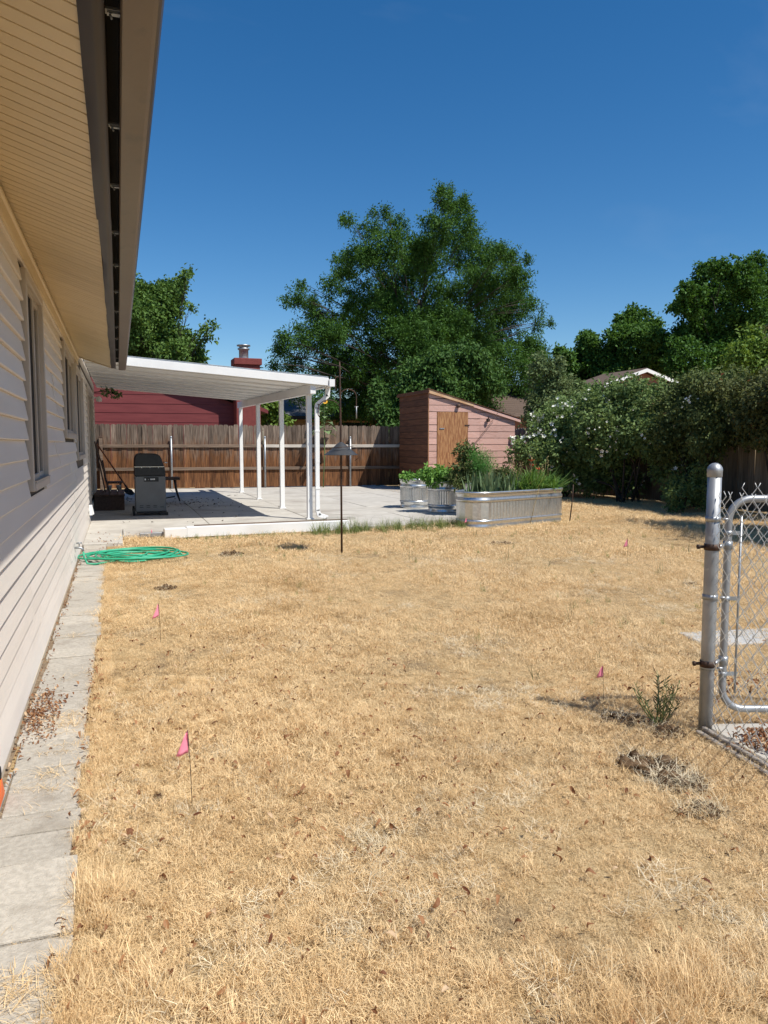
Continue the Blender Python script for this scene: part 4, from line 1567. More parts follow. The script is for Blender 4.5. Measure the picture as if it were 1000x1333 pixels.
hp = [(gx0 - .005, .862), (gx0 + .0, .96), (gx0 + .012, 1.05), (gx0 + .04, 1.085), (gx0 + .10, 1.098), (gx0 + .36, 1.09), (gx0 + .42, 1.07), (gx0 + .455, 1.01), (gx0 + .48, .93), (gx0 + .502, .862)]
hood = MB().prism([(a, ZP + b) for (a, b) in hp], 1, gy0 - .015, gy1 - .01).build('hood', M['black'], gr, .015)
MB().tube([(gx1 - .01, gy0 + .02, ZP + .93), (gx1 + .03, gy0 + .02, ZP + .93), (gx1 + .03, gy1 - .05, ZP + .93), (gx1 - .01, gy1 - .05, ZP + .93)], .010, 8).build('handle', M['chrome'], hood)
for (wx, wy) in ((gx0 + .0, gy0 + .05), (gx0 + .0, gy1 - .05)):
    w_ = MB().tube([(wx - .045, wy, ZP + .072), (wx - .005, wy, ZP + .072)], .07, 16).build('wheel', M['rubber'], gr)
    MB().tube([(wx - .050, wy, ZP + .072), (wx - .0455, wy, ZP + .072)], .03, 12).build('hub', M['grill_grey'], w_)
MB().box(gx1 - .12, gx1 + .03, gy0 - .01, gy0 + .06, ZP, ZP + .06).build('foot', M['black'], gr, .01)
MB().box(gx1 - .12, gx1 + .03, gy1 - .06, gy1 + .0, ZP, ZP + .06).build('foot', M['black'], gr, .01)
MB().box(gx0 + .02, gx1 - .01, gy0 + .03, gy1 - .01, ZP + .045, ZP + .068).build('base_shelf', M['black'], gr, .004)

# bench with bent steel legs
be = thing('bench', 'low bench with dark plank top and bent steel legs behind the grill', 'bench', (.85, 17.4, ZP))
for k in range(4):
    MB().box(.30, 1.24, 17.12 + k * .105, 17.22 + k * .105, ZP + .485, ZP + .545).build('plank', M['dark_wood'], be, .004)
for xl_ in (.42, 1.14):
    arc = [(xl_ + .0, 17.16 + .36 * t, ZP + .485 - .46 * math.sin(math.pi * min(1, max(0, t))) ** .6) for t in [i / 12 for i in range(13)]]
    arc = [(p[0] + .10 * math.sin(math.pi * i / 12), p[1], p[2]) for i, p in enumerate(arc)]
    MB().tube(arc, .017, 8).build('leg', M['black'], be)
MB().tube([(.42, 17.34, ZP + .12), (.78, 17.34, ZP + .06), (1.14, 17.34, ZP + .12)], .015, 8).build('brace', M['black'], be)
# low box step with four boards
st = thing('wooden_step', 'low dark brown plank step against the house wall', 'step', (-.19, 16.3, ZP))
for k in range(4):
    MB().box(XW + .012 + k * .139, XW + .144 + k * .139, 15.42, 17.2, ZP + .27, ZP + .305).build('tread_board', M['dark_wood'], st, .005)
MB().box(XW + .014, XW + .552, 15.45, 15.48, ZP, ZP + .268).build('front_board', M['dark_wood'], st, .004)
MB().box(XW + .524, XW + .552, 15.482, 17.18, ZP, ZP + .268).build('side_board', M['dark_wood'], st, .004)
MB().box(XW + .014, XW + .522, 17.15, 17.18, ZP, ZP + .268).build('back_board', M['dark_wood'], st, .004)
# leaning boards
lb_lab = ['tall dark board leaning on the house wall above the step', 'narrower weathered board leaning beside the taller one']
for k, (yb, xo, h) in enumerate(((16.3, .20, 1.02), (16.9, .26, 1.0))):
    o = MB().box(-.012, .012, -.07 + .02 * k, .07 - .02 * k, 0, h).build('leaning_board', M['dark_wood'], None, .003)
    o.location = (XW + xo, yb, ZP + .306)
    o.rotation_euler = (0, -math.asin((xo - .03) / h), 0)
    tag(o, lb_lab[k], 'board')
# shovel
sv = thing('shovel', 'long-handled shovel with red-brown handle leaning on the wall end', 'shovel', (.2, 18.8, ZP))
a, b = Vector((XW + .05, 17.2, 1.30)), Vector((.16, 18.6, .30))
MB().tube([a, b], .017, 8).build('handle', M['handle'], sv)
d = (b - a).normalized()
s = Vector((d.y, -d.x, 0)).normalized()
nrm = d.cross(s)
vv = []
for t, w in ((0, .05), (.06, .10), (.2, .11), (.27, .07), (.31, .01)):
    p = b + d * t
    vv += [p - s * w + nrm * .02, p, p + s * w + nrm * .02]
ff = []
for i in range(4):
    for j in range(2):
        ff.append((3 * i + j, 3 * i + j + 1, 3 * i + 4 + j, 3 * i + 3 + j))
o = MB().add(vv, ff, True).build('blade', M['black'], sv)
o.modifiers.new('thick', 'SOLIDIFY').thickness = .006
MB().tube([b - d * .12, b + d * .06], .022, 8).build('socket', M['black'], sv)
# dark low chair
chr_ = thing('low_chair', 'small dark wooden low chair beyond the plank step', 'chair', (-.1, 17.9, ZP))
MB().box(-.28, .06, 17.72, 18.12, ZP + .40, ZP + .44).build('seat', M['dark_wood'], chr_, .006)
for k in range(4):
    mbk = MB().box(-.02, .02, -.045, .045, 0, .48).build('back_slat', M['dark_wood'], chr_, .005)
    mbk.location = Vector((-.27, 17.77 + k * .10, ZP + .43)) - wloc(chr_)
    mbk.rotation_euler = (0, R(-9), 0)
for (lx, ly) in ((-.25, 17.75), (-.25, 18.08), (.02, 17.75), (.02, 18.08)):
    MB().box(lx - .022, lx + .022, ly - .022, ly + .022, ZP, ZP + .398).build('leg', M['dark_wood'], chr_, .004)
# pots on the step
for k, (px_, py_, lab) in enumerate(((-.20, 16.9, 'small pale pot on the plank step, nearer the wall'), (-.02, 17.0, 'small pale pot at the outer edge of the plank step'))):
    o = MB().lathe([(0, .0), (.035, 0), (.045, .08), (.05, .082), (.05, .10), (.04, .10), (.035, .02), (0, .02)], (px_, py_, ZP + .306), 14).build('pot', M['stone'])
    tag(o, lab, 'pot', 'pots on the step')

# long white post lying at the slab edge and a spare downspout beside it
wp = thing('white_vinyl_post', 'long white vinyl post lying along the edge of the patio', 'post', (1.8, 11.05, 0))
a, b = Vector((.56, 10.94, .085)), Vector((3.25, 11.12, .085))
d = (b - a).normalized()
s = Vector((-d.y, d.x, 0))
hw = .075


def lying(a, b, hw, hz, z0):
    vv = []
    for p in (a, b):
        for (i, z) in ((-1, z0), (1, z0), (1, z0 + hz), (-1, z0 + hz)):
            q = p + s * hw * i
            vv.append((q.x, q.y, z))
    return MB().add(vv, [(3, 2, 1, 0), (4, 5, 6, 7), (0, 1, 5, 4), (1, 2, 6, 5), (2, 3, 7, 6), (3, 0, 4, 7)])


lying(a + d * .30, b, hw, .145, .01).build('shaft', M['white'], wp, .006)
lying(a, a + d * .298, hw + .008, .135, .006).build('sleeve', M['pan'], wp, .006)
lying(a + d * .42 + s * .04, b - s * -.04, .03, .012, .156).build('lath', M['rail'], wp)
ds = thing('spare_downspout', 'short white metal downspout poking out past the lying post', 'downspout', (.4, 11.0, 0))
a2, b2 = Vector((.24, 11.02, 0)), Vector((.57, 11.03, 0))
lying(a2, b2, .04, .06, .022).build('pipe', M['galv'], ds, .006)

# ================================================================== FEEDER POLE
fd = thing('feeder_pole', 'thin dark shepherd hook pole with cone squirrel baffle in the lawn', 'feeder pole', (2.49, 8.78, 0))
MB().tube([(2.492, 8.78, -.05), (2.488, 8.78, 1.2), (2.478, 8.78, 2.18), (2.476, 8.78, 2.26)], [.0125, .0125, .011, .007], 8).build('pole', M['rust'], fd)


def hook(sx, zc, r, drop, y=8.78):
    pts = []
    for i in range(13):
        an = math.pi * i / 12
        pts.append((2.483 + sx * (r - r * math.cos(an)), y, zc + r * math.sin(an) * .85))
    pts.append((2.483 + sx * 2 * r, y, zc - drop))
    pts.append((2.483 + sx * (2 * r - .02), y, zc - drop - .03))
    return MB().tube(pts, .0062, 6)


hook(-1, 1.70, .135, .06).build('hook_arm', M['rust'], fd)
hook(1, 1.86, .10, .10, 8.79).build('hook_arm', M['rust'], fd)
hook(-1, 2.06, .028, .10, 8.79).build('hook_arm', M['rust'], fd)
bf = MB().lathe([(.014, 1.325), (.05, 1.30), (.12, 1.235), (.198, 1.175), (.204, 1.172), (.198, 1.169), (.118, 1.225), (.05, 1.288), (.014, 1.30)], (2.488, 8.78, 0), 28).build('baffle', M['baffle'], fd)
MB().tube([(2.36, 8.70, 1.255), (2.44, 8.64, 1.262), (2.55, 8.64, 1.27), (2.62, 8.72, 1.275)], .004, 5).build('seam', M['rust'], bf)
MB().tube([(2.66, 8.76, 1.26), (2.71, 8.77, 1.22), (2.71, 8.78, 1.14), (2.66, 8.79, 1.10)], .004, 5).build('wire_loop', M['rust'], fd)

# thin wind chime hanging on the right hook
wc = MB().tube([(2.683, 8.79, 1.745), (2.684, 8.79, 1.60)], .007, 6).tube([(2.66, 8.79, 1.74), (2.706, 8.79, 1.74)], .006, 6)
wc.build('wind_chime', M['galv'])
tag(bpy.data.objects['wind_chime'], 'thin pale chime tube hanging from the right hook of the feeder pole', 'chime')

# ================================================================== SUNFLOWER
def sunflower():
    p0 = Vector((5.62, 21.75, ZP))
    t = thing('sunflower', 'tall sunflower with one yellow bloom against the back fence', 'sunflower', p0)
    top = Vector((5.66, 21.72, 2.50))
    pts = [p0, p0.lerp(top, .4) + Vector((.03, 0, 0)), p0.lerp(top, .8), top, top + Vector((.0, -.06, .03))]
    MB().tube(pts, [.018, .016, .012, .010, .009], 6).build('stem', M['stem'], t)
    g = random.Random(5)
    for k in range(26):
        z = 1.55 + .034 * k
        an = k * 2.4
        d = Vector((math.cos(an), math.sin(an) * .8, .2)).normalized()
        b_ = p0.lerp(top, (z - ZP) / 2.46)
        s_ = Vector((-d.y, d.x, 0)).normalized()
        L = g.uniform(.16, .30) * (1.15 - k / 50)
        e = b_ + d * L * .4
        dn = Vector((0, 0, -.10 * L / .2))
        lm = MB().add([e, e + d * L * .5 + s_ * L * .38, e + d * L + dn, e + d * L * .5 - s_ * L * .38, e + d * L * .5 + Vector((0, 0, -.02))],
                      [(0, 4, 1), (1, 4, 2), (0, 3, 4), (3, 2, 4)])
        lm.tube([b_, e], .004, 4)
        lm.build('leaf', M['leaf_sun'], t)
    c = top + Vector((0, -.075, .03))
    dm = MB().lathe([(0, .012), (.035, .01), (.042, 0), (0, -.01)], (0, 0, 0), 14).build('flower_head', M['dark_wood'], t)
    dm.location = c - wloc(t)
    dm.rotation_euler = (R(75), 0, 0)
    pe = MB()
    for k in range(16):
        an = k * 2 * math.pi / 16
        d = Vector((math.cos(an), math.sin(an), 0))
        s_ = Vector((-d.y, d.x, 0))
        pe.add([d * .03, d * .06 + s_ * .015 + Vector((0, 0, .006)), d * .092, d * .06 - s_ * .015 + Vector((0, 0, .006))], [(0, 1, 2, 3)])
    o = put(pe.mesh('petals', M['petal_y']), 'petals', dm)
    o.location = (0, 0, 0)


M['leaf_sun'] = pm('sunflower_leaf', (0.10, 0.17, 0.06), (0.20, 0.26, 0.11), scale=6, rough=0.6, rand=.3)
sunflower()

# vine sprig at the far corner under the cover
vn = thing('vine_sprig', 'leafy vine sprig hanging at the far house corner under the cover', 'vine', (-.3, 17.7, 2.4))
MB().tube([(-.5, 17.75, 2.40), (-.25, 17.75, 2.43), (-.10, 17.75, 2.41), (.03, 17.75, 2.38)], [.012, .010, .007, .004], 5).build('stem', M['bark'], vn)
crown('foliage', vn, M['leaf_grey'], [(-.24, 17.75, 2.42, .07, .07, .05), (-.10, 17.75, 2.40, .10, .08, .06), (.02, 17.75, 2.37, .07, .07, .05)], 80, .08, .055, 51, spray=4, slen=.1)

# ================================================================== TREES
def blobs_px(spec, Y, dep, seed, ysc=.8, back=True):
    """crown volumes: (x, y, r) on the photograph's sight lines set Y away, scattered in depth"""
    g = random.Random(seed)
    out = []
    for (x, y, r) in spec:
        yy = Y + g.uniform(-dep, dep)
        p = at(x, y, yy)
        k = (p - cam.location).dot(cF) / 1000
        out.append((p.x, p.y, p.z, r * k, r * k * ysc, r * k))
    return out


def tree(name, label, spec, Y, dep, base, r0, n, L, Wd, mat, seed, group='trees beyond the fences', **k):
    bl = blobs_px(spec, Y, dep, seed)
    t = thing(name, label, 'tree', base, group)
    limbs(base, r0, bl, seed).build('trunk', M['bark'], t)
    crown('crown', t, mat, clumps(bl, seed, fs=.95 if name == 'locust_tree' else .78), n, L, Wd, seed, **k)
    return t


loc_spec = [(574, 246, 8), (586, 252, 9), (577, 262, 14), (600, 266, 8), (592, 278, 22), (572, 300, 22), (610, 300, 16), (600, 320, 34), (556, 335, 34), (455, 288, 9), (447, 286, 7), (480, 300, 14), (486, 278, 7), (503, 278, 8), (520, 300, 16), (500, 330, 36), (465, 330, 22), (450, 350, 20), (434, 372, 18), (530, 355, 40), (632, 338, 28), (655, 330, 16), (665, 345, 14), (686, 338, 7), (640, 370, 38), (676, 365, 16), (668, 395, 28), (690, 395, 10), (700, 420, 10), (716, 420, 5), (706, 402, 5),
            (392, 372, 8), (385, 388, 14), (372, 392, 8), (405, 398, 14), (415, 420, 22), (395, 440, 20), (372, 440, 14), (365, 458, 13), (357, 474, 9), (385, 470, 18), (425, 455, 28), (455, 420, 26), (470, 390, 30), (445, 480, 28), (475, 460, 32), (510, 410, 40), (560, 400, 48), (610, 405, 46), (650, 425, 34), (685, 450, 26), (700, 470, 22), (520, 460, 42), (570, 455, 42), (620, 460, 42), (660, 475, 34), (695, 495, 22), (460, 505, 30), (490, 500, 34), (430, 500, 22), (410, 490, 16), (520, 520, 36), (640, 500, 30), (475, 528, 20), (395, 505, 18), (420, 525, 20), (450, 530, 22), (500, 538, 24), (540, 535, 24), (580, 515, 28), (630, 525, 22), (545, 440, 40), (590, 430, 36), (500, 375, 26), (640, 450, 30), (430, 430, 24), (690, 472, 24), (702, 500, 20), (680, 510, 22)]
tree('locust_tree', 'huge feathery dark green locust tree rising behind the shed', loc_spec, 33, 3.2, (12.8, 33.5, 0), .34, 260000, .115, .048, M['leaf_locust'], 3, spray=14, slen=.55, stray=.07, jit=.7, droop=.35, shell=.1, flat=.5)
bl_spec = [(600, 470, 34), (560, 485, 34), (635, 490, 32), (540, 505, 28), (580, 510, 34), (605, 520, 26), (575, 462, 14), (628, 470, 14), (530, 480, 14), (520, 520, 20), (495, 515, 18), (600, 545, 26), (550, 545, 26), (510, 545, 20)]
tree('mulberry_tree', 'bright broad-leaved tree directly behind the shed roof', bl_spec, 27, 1.2, (10.9, 27.5, 0), .16, 26000, .15, .085, M['leaf_broad'], 4, spray=7, slen=.40, droop=.6, shell=.3)
pop_spec = [(188, 440, 36), (196, 400, 30), (180, 380, 22), (212, 380, 16), (222, 400, 18), (235, 372, 9), (240, 362, 7), (245, 354, 4), (232, 388, 10), (215, 430, 28), (240, 445, 20), (228, 465, 20), (255, 462, 9), (262, 445, 6), (266, 428, 5), (270, 418, 3), (278, 425, 4), (274, 440, 5), (262, 468, 8), (200, 470, 26), (248, 402, 6), (160, 420, 40), (150, 470, 40)]
tree('poplar_tree', 'mid green ragged tree above the patio cover, beside the gutter', pop_spec, 36, 1.5, (1.6, 36.5, 0), .26, 42000, .16, .10, M['leaf_poplar'], 5, spray=7, slen=.45, droop=.2, shell=.4)
m1 = [(820, 418, 18), (838, 430, 22), (806, 440, 20), (830, 455, 30), (850, 440, 14), (800, 470, 24), (860, 465, 22), (845, 485, 28), (815, 495, 26)]
tree('maple_tree', 'rounded maple between the slim maple and the tall dark tree', m1, 40, 1.8, (31, 40.5, 0), .22, 30000, .20, .14, M['leaf_maple'], 6, spray=7, slen=.5, droop=.2, shell=.5)
m2 = [(764, 438, 10), (770, 450, 14), (758, 462, 13), (778, 470, 18), (764, 486, 20), (730, 458, 8), (736, 470, 12), (744, 486, 16), (785, 495, 20), (725, 480, 8), (730, 500, 16)]
tree('maple_tree', 'slim small maple with a gap of sky beside the locust', m2, 42, 1.5, (28, 42.5, 0), .16, 20000, .20, .14, M['leaf_maple'], 7, spray=7, slen=.5, droop=.2, shell=.5)
m3 = [(935, 348, 16), (920, 365, 28), (960, 358, 26), (990, 360, 26), (893, 376, 12), (898, 395, 22), (930, 400, 38), (975, 400, 40), (1010, 390, 40), (905, 430, 32), (945, 445, 36), (885, 440, 18), (878, 448, 12), (990, 445, 40), (900, 470, 30), (940, 485, 32), (1030, 450, 40), (905, 485, 16), (866, 438, 8), (1040, 380, 30), (980, 490, 36)]
tree('dark_tree', 'tall dark dense tree at the right behind the shrubs', m3, 38, 2.5, (34.0, 38.5, 0), .36, 85000, .19, .13, M['leaf_locust'], 8, spray=8, slen=.4, droop=.25, shell=.4)
m4 = [(985, 450, 26), (960, 465, 22), (1005, 470, 30), (975, 485, 24), (1025, 455, 26)]
tree('lime_shrub_tree', 'yellow-green young tree in front of the tall dark tree', m4, 18, .8, (17.4, 18.2, 0), .08, 9000, .11, .065, M['leaf_lime'], 9, spray=6, slen=.3, shell=.4)
m5 = [(705, 490, 26), (725, 500, 24), (700, 526, 20), (718, 530, 26), (745, 510, 20), (735, 540, 26), (700, 545, 24), (728, 475, 10), (760, 530, 18)]
tree('lilac_tree', 'grey-green lilac standing between the shed and the flowering shrub', m5, 21.2, .5, (12.5, 21.3, 0), .07, 11000, .11, .055, M['leaf_grey'], 10, spray=7, slen=.28, droop=.3, shell=.45, group='shrubs along the side fence')
# low greenery between the grey house and the red one
m6 = [(350, 525, 12), (342, 540, 12), (358, 545, 12), (338, 525, 9), (372, 548, 8)]
tree('small_tree', 'small light green tree between the red house and the grey roof', m6, 30, .5, (6.0, 30.2, 0), .06, 1800, .17, .11, M['leaf_lime'], 12, spray=6, slen=.3, shell=.4)
# far leafy masses closing the horizon
m7 = [(770, 520, 20), (800, 522, 14), (755, 520, 20), (868, 522, 14), (892, 518, 16), (912, 508, 16), (740, 525, 16)]
tree('hedge_tree', 'leafy green bush between the white-edged gable and the shrubs', m7, 24, .6, (19.3, 24.2, 0), .07, 6500, .14, .09, M['leaf_maple'], 13, spray=6, slen=.3, shell=.4)


# ================================================================== SHRUBS ALONG THE SIDE FENCE
def shrub(name, label, c, blobs, n, L, Wd, mat, seed, flowers=0, fl_r=(.03, .05), **k):
    t = thing(name, label, 'shrub', (c[0], c[1], 0), 'shrubs along the side fence')
    bl = [(c[0] + a, c[1] + b, z, r1, r1, r2) for (a, b, z, r1, r2) in blobs]
    g = random.Random(seed)
    mb = MB()
    for b in bl:
        p = Vector((c[0] + g.uniform(-.25, .25), c[1] + g.uniform(-.25, .25), -.02))
        q = Vector(b[:3])
        m_ = p.lerp(q, .5) + Vector((g.uniform(-.1, .1), g.uniform(-.1, .1), .15))
        mb.tube([p, m_, q], [.025, .016, .006], 5)
        for _ in range(2):
            e = q + Vector((g.uniform(-1, 1) * b[3], g.uniform(-1, 1) * b[4], g.uniform(-.6, .8) * b[5])) * .8
            mb.tube([m_, m_.lerp(e, .5) + Vector((0, 0, .06)), e], [.012, .008, .003], 4)
    mb.build('stems', M['bark'], t)
    crown('foliage', t, mat, clumps(bl, seed, 7, .45, .8), n, L, Wd, seed, **k)
    if flowers:
        gg = np.random.default_rng(seed + 100)
        B = np.array(bl)
        bi = gg.choice(len(B), flowers, p=B[:, 3] / B[:, 3].sum())
        u = unit(gg.normal(size=(flowers, 3)) + np.array([-.5, -.4, .35]))
        nc = max(3, flowers // 5)
        ci_ = gg.integers(0, nc, flowers)
        bi = bi[ci_]
        u = unit(u[ci_] + .16 * gg.normal(size=(flowers, 3)))
        P = B[bi, :3] + u * B[bi, 3:6] * (1.0 + .08 * gg.random((flowers, 1)))
        vv, ff = [], []
        for i in range(flowers):
            r = fl_r[0] * .6 + (fl_r[1] - fl_r[0] * .6) * gg.random() ** 1.5
            nrm = unit((u[i] + .5 * gg.normal(size=3))[None])[0]
            s1 = unit(np.cross(nrm, gg.normal(size=3))[None])[0]
            s2 = np.cross(nrm, s1)
            b = len(vv)
            vv.append(P[i] - nrm * r * .3)
            for q in range(5):
                an = q * 2 * math.pi / 5
                d = s1 * math.cos(an) + s2 * math.sin(an)
                e1 = s1 * math.cos(an + .5) + s2 * math.sin(an + .5)
                e0 = s1 * math.cos(an - .5) + s2 * math.sin(an - .5)
                k0 = len(vv)
                vv += [P[i] + e0 * r * .7 + nrm * r * .1, P[i] + d * r + nrm * r * .3, P[i] + e1 * r * .7 + nrm * r * .1]
                ff.append((b, k0, k0 + 1, k0 + 2))
        o = MB().add(vv, ff).build('flowers', M['petal_w'], t)
        o['kind'] = 'stuff'
    return t


shrub('flowering_shrub', 'dense shrub dotted with white flowers beside the pink shed', (10.3, 16.4),
      [(-.55, -.3, 1.15, .62, .55), (.1, -.5, 1.35, .7, .62), (-.2, .2, 1.65, .7, .6), (.55, .0, 1.65, .75, .7), (.2, .5, 2.0, .7, .55), (.8, -.6, 1.25, .65, .6), (.8, .6, 1.9, .7, .6), (-.6, .4, 1.2, .5, .5), (.3, -.1, .75, .6, .45), (-.3, -.3, .7, .5, .4), (-.5, -.1, .5, .45, .4), (.1, -.6, .55, .5, .42), (.7, -.5, .6, .5, .45)],
      26000, .085, .048, M['leaf_rose'], 61, flowers=300, fl_r=(.035, .062), spray=6, slen=.22, droop=.3, shell=.5)
shrub('flowering_shrub', 'tall leafy shrub with a few white blooms below the gable roof', (10.75, 14.5),
      [(-.4, -.2, 1.5, .62, .6), (.1, .3, 2.05, .65, .6), (-.1, .8, 2.1, .6, .55), (.3, -.4, 2.0, .65, .6), (-.45, .6, 1.55, .6, .6), (.45, .1, 1.5, .6, .6), (-.2, -.8, 1.55, .55, .55), (-.35, .3, 1.05, .45, .35), (.1, .7, .8, .5, .45), (-.3, 1.0, .45, .4, .35), (.2, .2, .5, .4, .35), (.3, -.8, 1.0, .4, .4), (0, .2, 2.5, .5, .35)],
      23000, .085, .048, M['leaf_rose'], 62, flowers=110, fl_r=(.035, .055), spray=6, slen=.24, droop=.35, shell=.5)
shrub('climbing_shrub', 'olive-leaved shrub drooping over the grey fence', (11.0, 12.6),
      [(-.2, -.2, 1.75, .55, .5), (.1, .4, 2.1, .6, .5), (-.1, .9, 1.8, .55, .5), (.2, -.5, 2.1, .6, .5), (-.3, .4, 1.4, .5, .45), (.2, .0, 1.5, .55, .5), (-.1, -.9, 1.8, .55, .5), (-.3, -.7, 1.3, .4, .35), (0, .2, .9, .4, .4), (.1, .5, 2.5, .5, .35), (.1, -.4, 2.5, .5, .35)],
      19000, .08, .042, M['leaf_olive'], 63, flowers=14, spray=6, slen=.26, droop=.5, shell=.5)
shrub('climbing_shrub', 'shrub with rusty reddish tops behind the chain-link post', (11.0, 10.6),
      [(-.1, -.2, 2.15, .6, .5), (.1, .5, 2.2, .6, .5), (-.2, .1, 1.7, .5, .5), (.1, -.7, 2.3, .6, .5), (-.1, -.9, 1.75, .5, .5), (.1, .6, 1.7, .5, .45)],
      16000, .08, .045, M['leaf_rust'], 64, flowers=10, spray=6, slen=.26, droop=.4, shell=.5)
shrub('climbing_shrub', 'last shrub on the side fence, past the edge of the gate', (9.55, 7.75),
      [(.1, -.2, 2.3, .85, .75), (.3, .7, 1.9, .7, .7), (.3, .9, 2.9, .7, .55), (0, -.9, 2.1, .8, .8), (-.3, -.6, 1.4, .6, .6), (-.2, -.5, 3.0, .8, .6), (.4, -.5, .9, .7, .6), (.1, .3, 3.2, .7, .5), (-.4, -1.2, 2.6, .7, .6)],
      17000, .085, .05, M['leaf_olive'], 65, spray=6, slen=.26, droop=.4, shell=.5)
shrub('fence_bush', 'low dark bush at the foot of the grey fence left of the post', (10.3, 12.3),
      [(0, 0, .35, .35, .35), (-.2, -.3, .25, .3, .25), (.2, .3, .4, .3, .35), (.1, -.5, .5, .3, .4)], 3500, .06, .035, M['leaf_rose'], 66, spray=5, slen=.16, droop=.2)
# ================================================================== CHAIN LINK
PX_, PY_ = 2.483, 2.728
cl = thing('chain_link_fence', 'galvanised terminal post with dome cap and chain-link fabric at the gateway', 'fence', (PX_, PY_, 0))
pst = MB().tube([(PX_, PY_, -.05), (PX_, PY_, .4), (PX_, PY_, .8), (PX_, PY_, 1.19)], .030, 20).build('post', M['galv'], cl)
MB().lathe([(.0303, -.035), (.0322, -.033), (.0322, -.012), (.0332, -.008), (.0332, -.002), (.031, .007), (.023, .019), (.012, .026), (0, .028)], (PX_, PY_, 1.19), 20).build('post_cap', M['galv'], pst)
fdirn = Vector((-.10, -.99, 0)).normalized()
f0 = Vector((PX_, PY_, 0)) + fdirn * .035


def wire_mesh(name, hw, hv, z0, z1, r, k0=0):
    pts = []
    k = k0
    z = z0
    while z <= z1 + 1e-6:
        pts.append(((k % 2) * hw, (.0035 if k % 2 else -.0035), z))
        k += 1
        z += hv
    # twisted tips at the top
    x = pts[-1][0]
    pts.append((x + (hw * .35 if k % 2 else -hw * .35), 0.0, pts[-1][2] + .022))
    return MB().tube(pts, r, 5).mesh(name, M['wire'])


M['wire'] = pm('galvanised_wire', (0.62, 0.62, 0.60), (0.48, 0.48, 0.47), scale=30, rough=0.45, metal=0.25)
wms = [wire_mesh('wire', .036, .0435, .03, 1.085, .0019, q) for q in (0, 1)]
for i in range(22):
    p = f0 + fdirn * (.036 * i)
    put(wms[i % 2], 'wire', cl, (p.x, p.y, 0), (0, 0, math.atan2(fdirn.y, fdirn.x)))
tb = f0 + fdirn * .006
MB().box(-.009, .009, -.003, .003, .03, 1.08).build('tension_bar', M['galv_dull'], cl)
o = cl.children[-1]
o.location = tb - wloc(cl)
o.rotation_euler = (0, 0, math.atan2(fdirn.y, fdirn.x))
for z in (.30, .62, .97):
    MB().lathe([(.031, -.011), (.0335, -.011), (.0335, .011), (.031, .011)], (PX_, PY_, z), 20).tube([(PX_ + .025, PY_ - .03, z), (PX_ + .045, PY_ - .045, z)], .006, 6).build('tension_band', M['galv_dull'], pst)
# bottom tension wires and timber edging are on the ground line
gt = thing('chain_link_gate', 'chain-link gate of round steel tube standing open beside the post', 'gate', (2.6, 2.69, 0))
gd = Vector((.9455, -.3256, 0))
gh_ = Vector((PX_, PY_, 0)) + gd * .095 + Vector((.02, .055, 0))
zb_, zt_, rb = .085, 1.055, .10
wd = .95
pts = []


def gp_(u, z):
    q = gh_ + gd * u
    return (q.x, q.y, z)


for (cx, cz, a0) in ((rb, zt_ - rb, 90), (rb, zb_ + rb, 180)):
    for i in range(9):
        an = R(a0 + 90 * i / 8)
        pts.append(gp_(cx + rb * math.cos(an), cz + rb * math.sin(an)))
for (cx, cz, a0) in ((wd - rb, zb_ + rb, 270), (wd - rb, zt_ - rb, 0)):
    for i in range(9):
        an = R(a0 + 90 * i / 8)
        pts.append(gp_(cx + rb * math.cos(an), cz + rb * math.sin(an)))
gf = MB().tube(pts, .0165, 12, closed=True).build('frame', M['galv'], gt)
for i in range(24):
    u = .052 + i * .036
    if u + .036 > wd - .03:
        break
    q = gh_ + gd * u
    put(wms[i % 2], 'wire', gt, (q.x, q.y, .03), (0, 0, math.atan2(gd.y, gd.x)))
q = gh_ + gd * .058
MB().tube([(q.x, q.y, .16), (q.x, q.y, .98)], .005, 6).build('tension_bar', M['galv_dull'], gt)
for z in (.25, .60, .90):
    a = gh_ + Vector((0, 0, z))
    mb = MB().lathe([(.0168, -.011), (.019, -.011), (.019, .011), (.0168, .011)], (a.x, a.y, z), 14)
    b = a + gd * .066
    mb.box(-.002, .05, -.002, .002, -.009, .009, Matrix.Translation(a + gd * .016) @ Matrix.Rotation(math.atan2(gd.y, gd.x), 4, 'Z'))
    mb.build('tension_band', M['galv_dull'], gt)
for z in (.315, .845):
    a = gh_ + Vector((0, 0, z))
    hgm = MB().lathe([(.0168, -.018), (.021, -.018), (.021, .018), (.0168, .018)], (a.x, a.y, z), 14)
    hgm.tube([a - gd * .018, Vector((PX_, PY_, z)) + gd * .032], .008, 8)
    hgm.build('hinge', M['galv_dull'], gt)
    hp_ = MB().lathe([(.0308, -.014), (.034, -.014), (.034, .014), (.0308, .014)], (PX_, PY_, z), 20)
    hp_.tube([Vector((PX_, PY_, z)) - gd * .032, Vector((PX_, PY_, z)) - gd * .055], .007, 6)
    hp_.tube([Vector((PX_, PY_, z)) - gd * .055, Vector((PX_, PY_, z)) - gd * .066], .011, 6)
    hp_.build('hinge_band', M['rust'], gt)

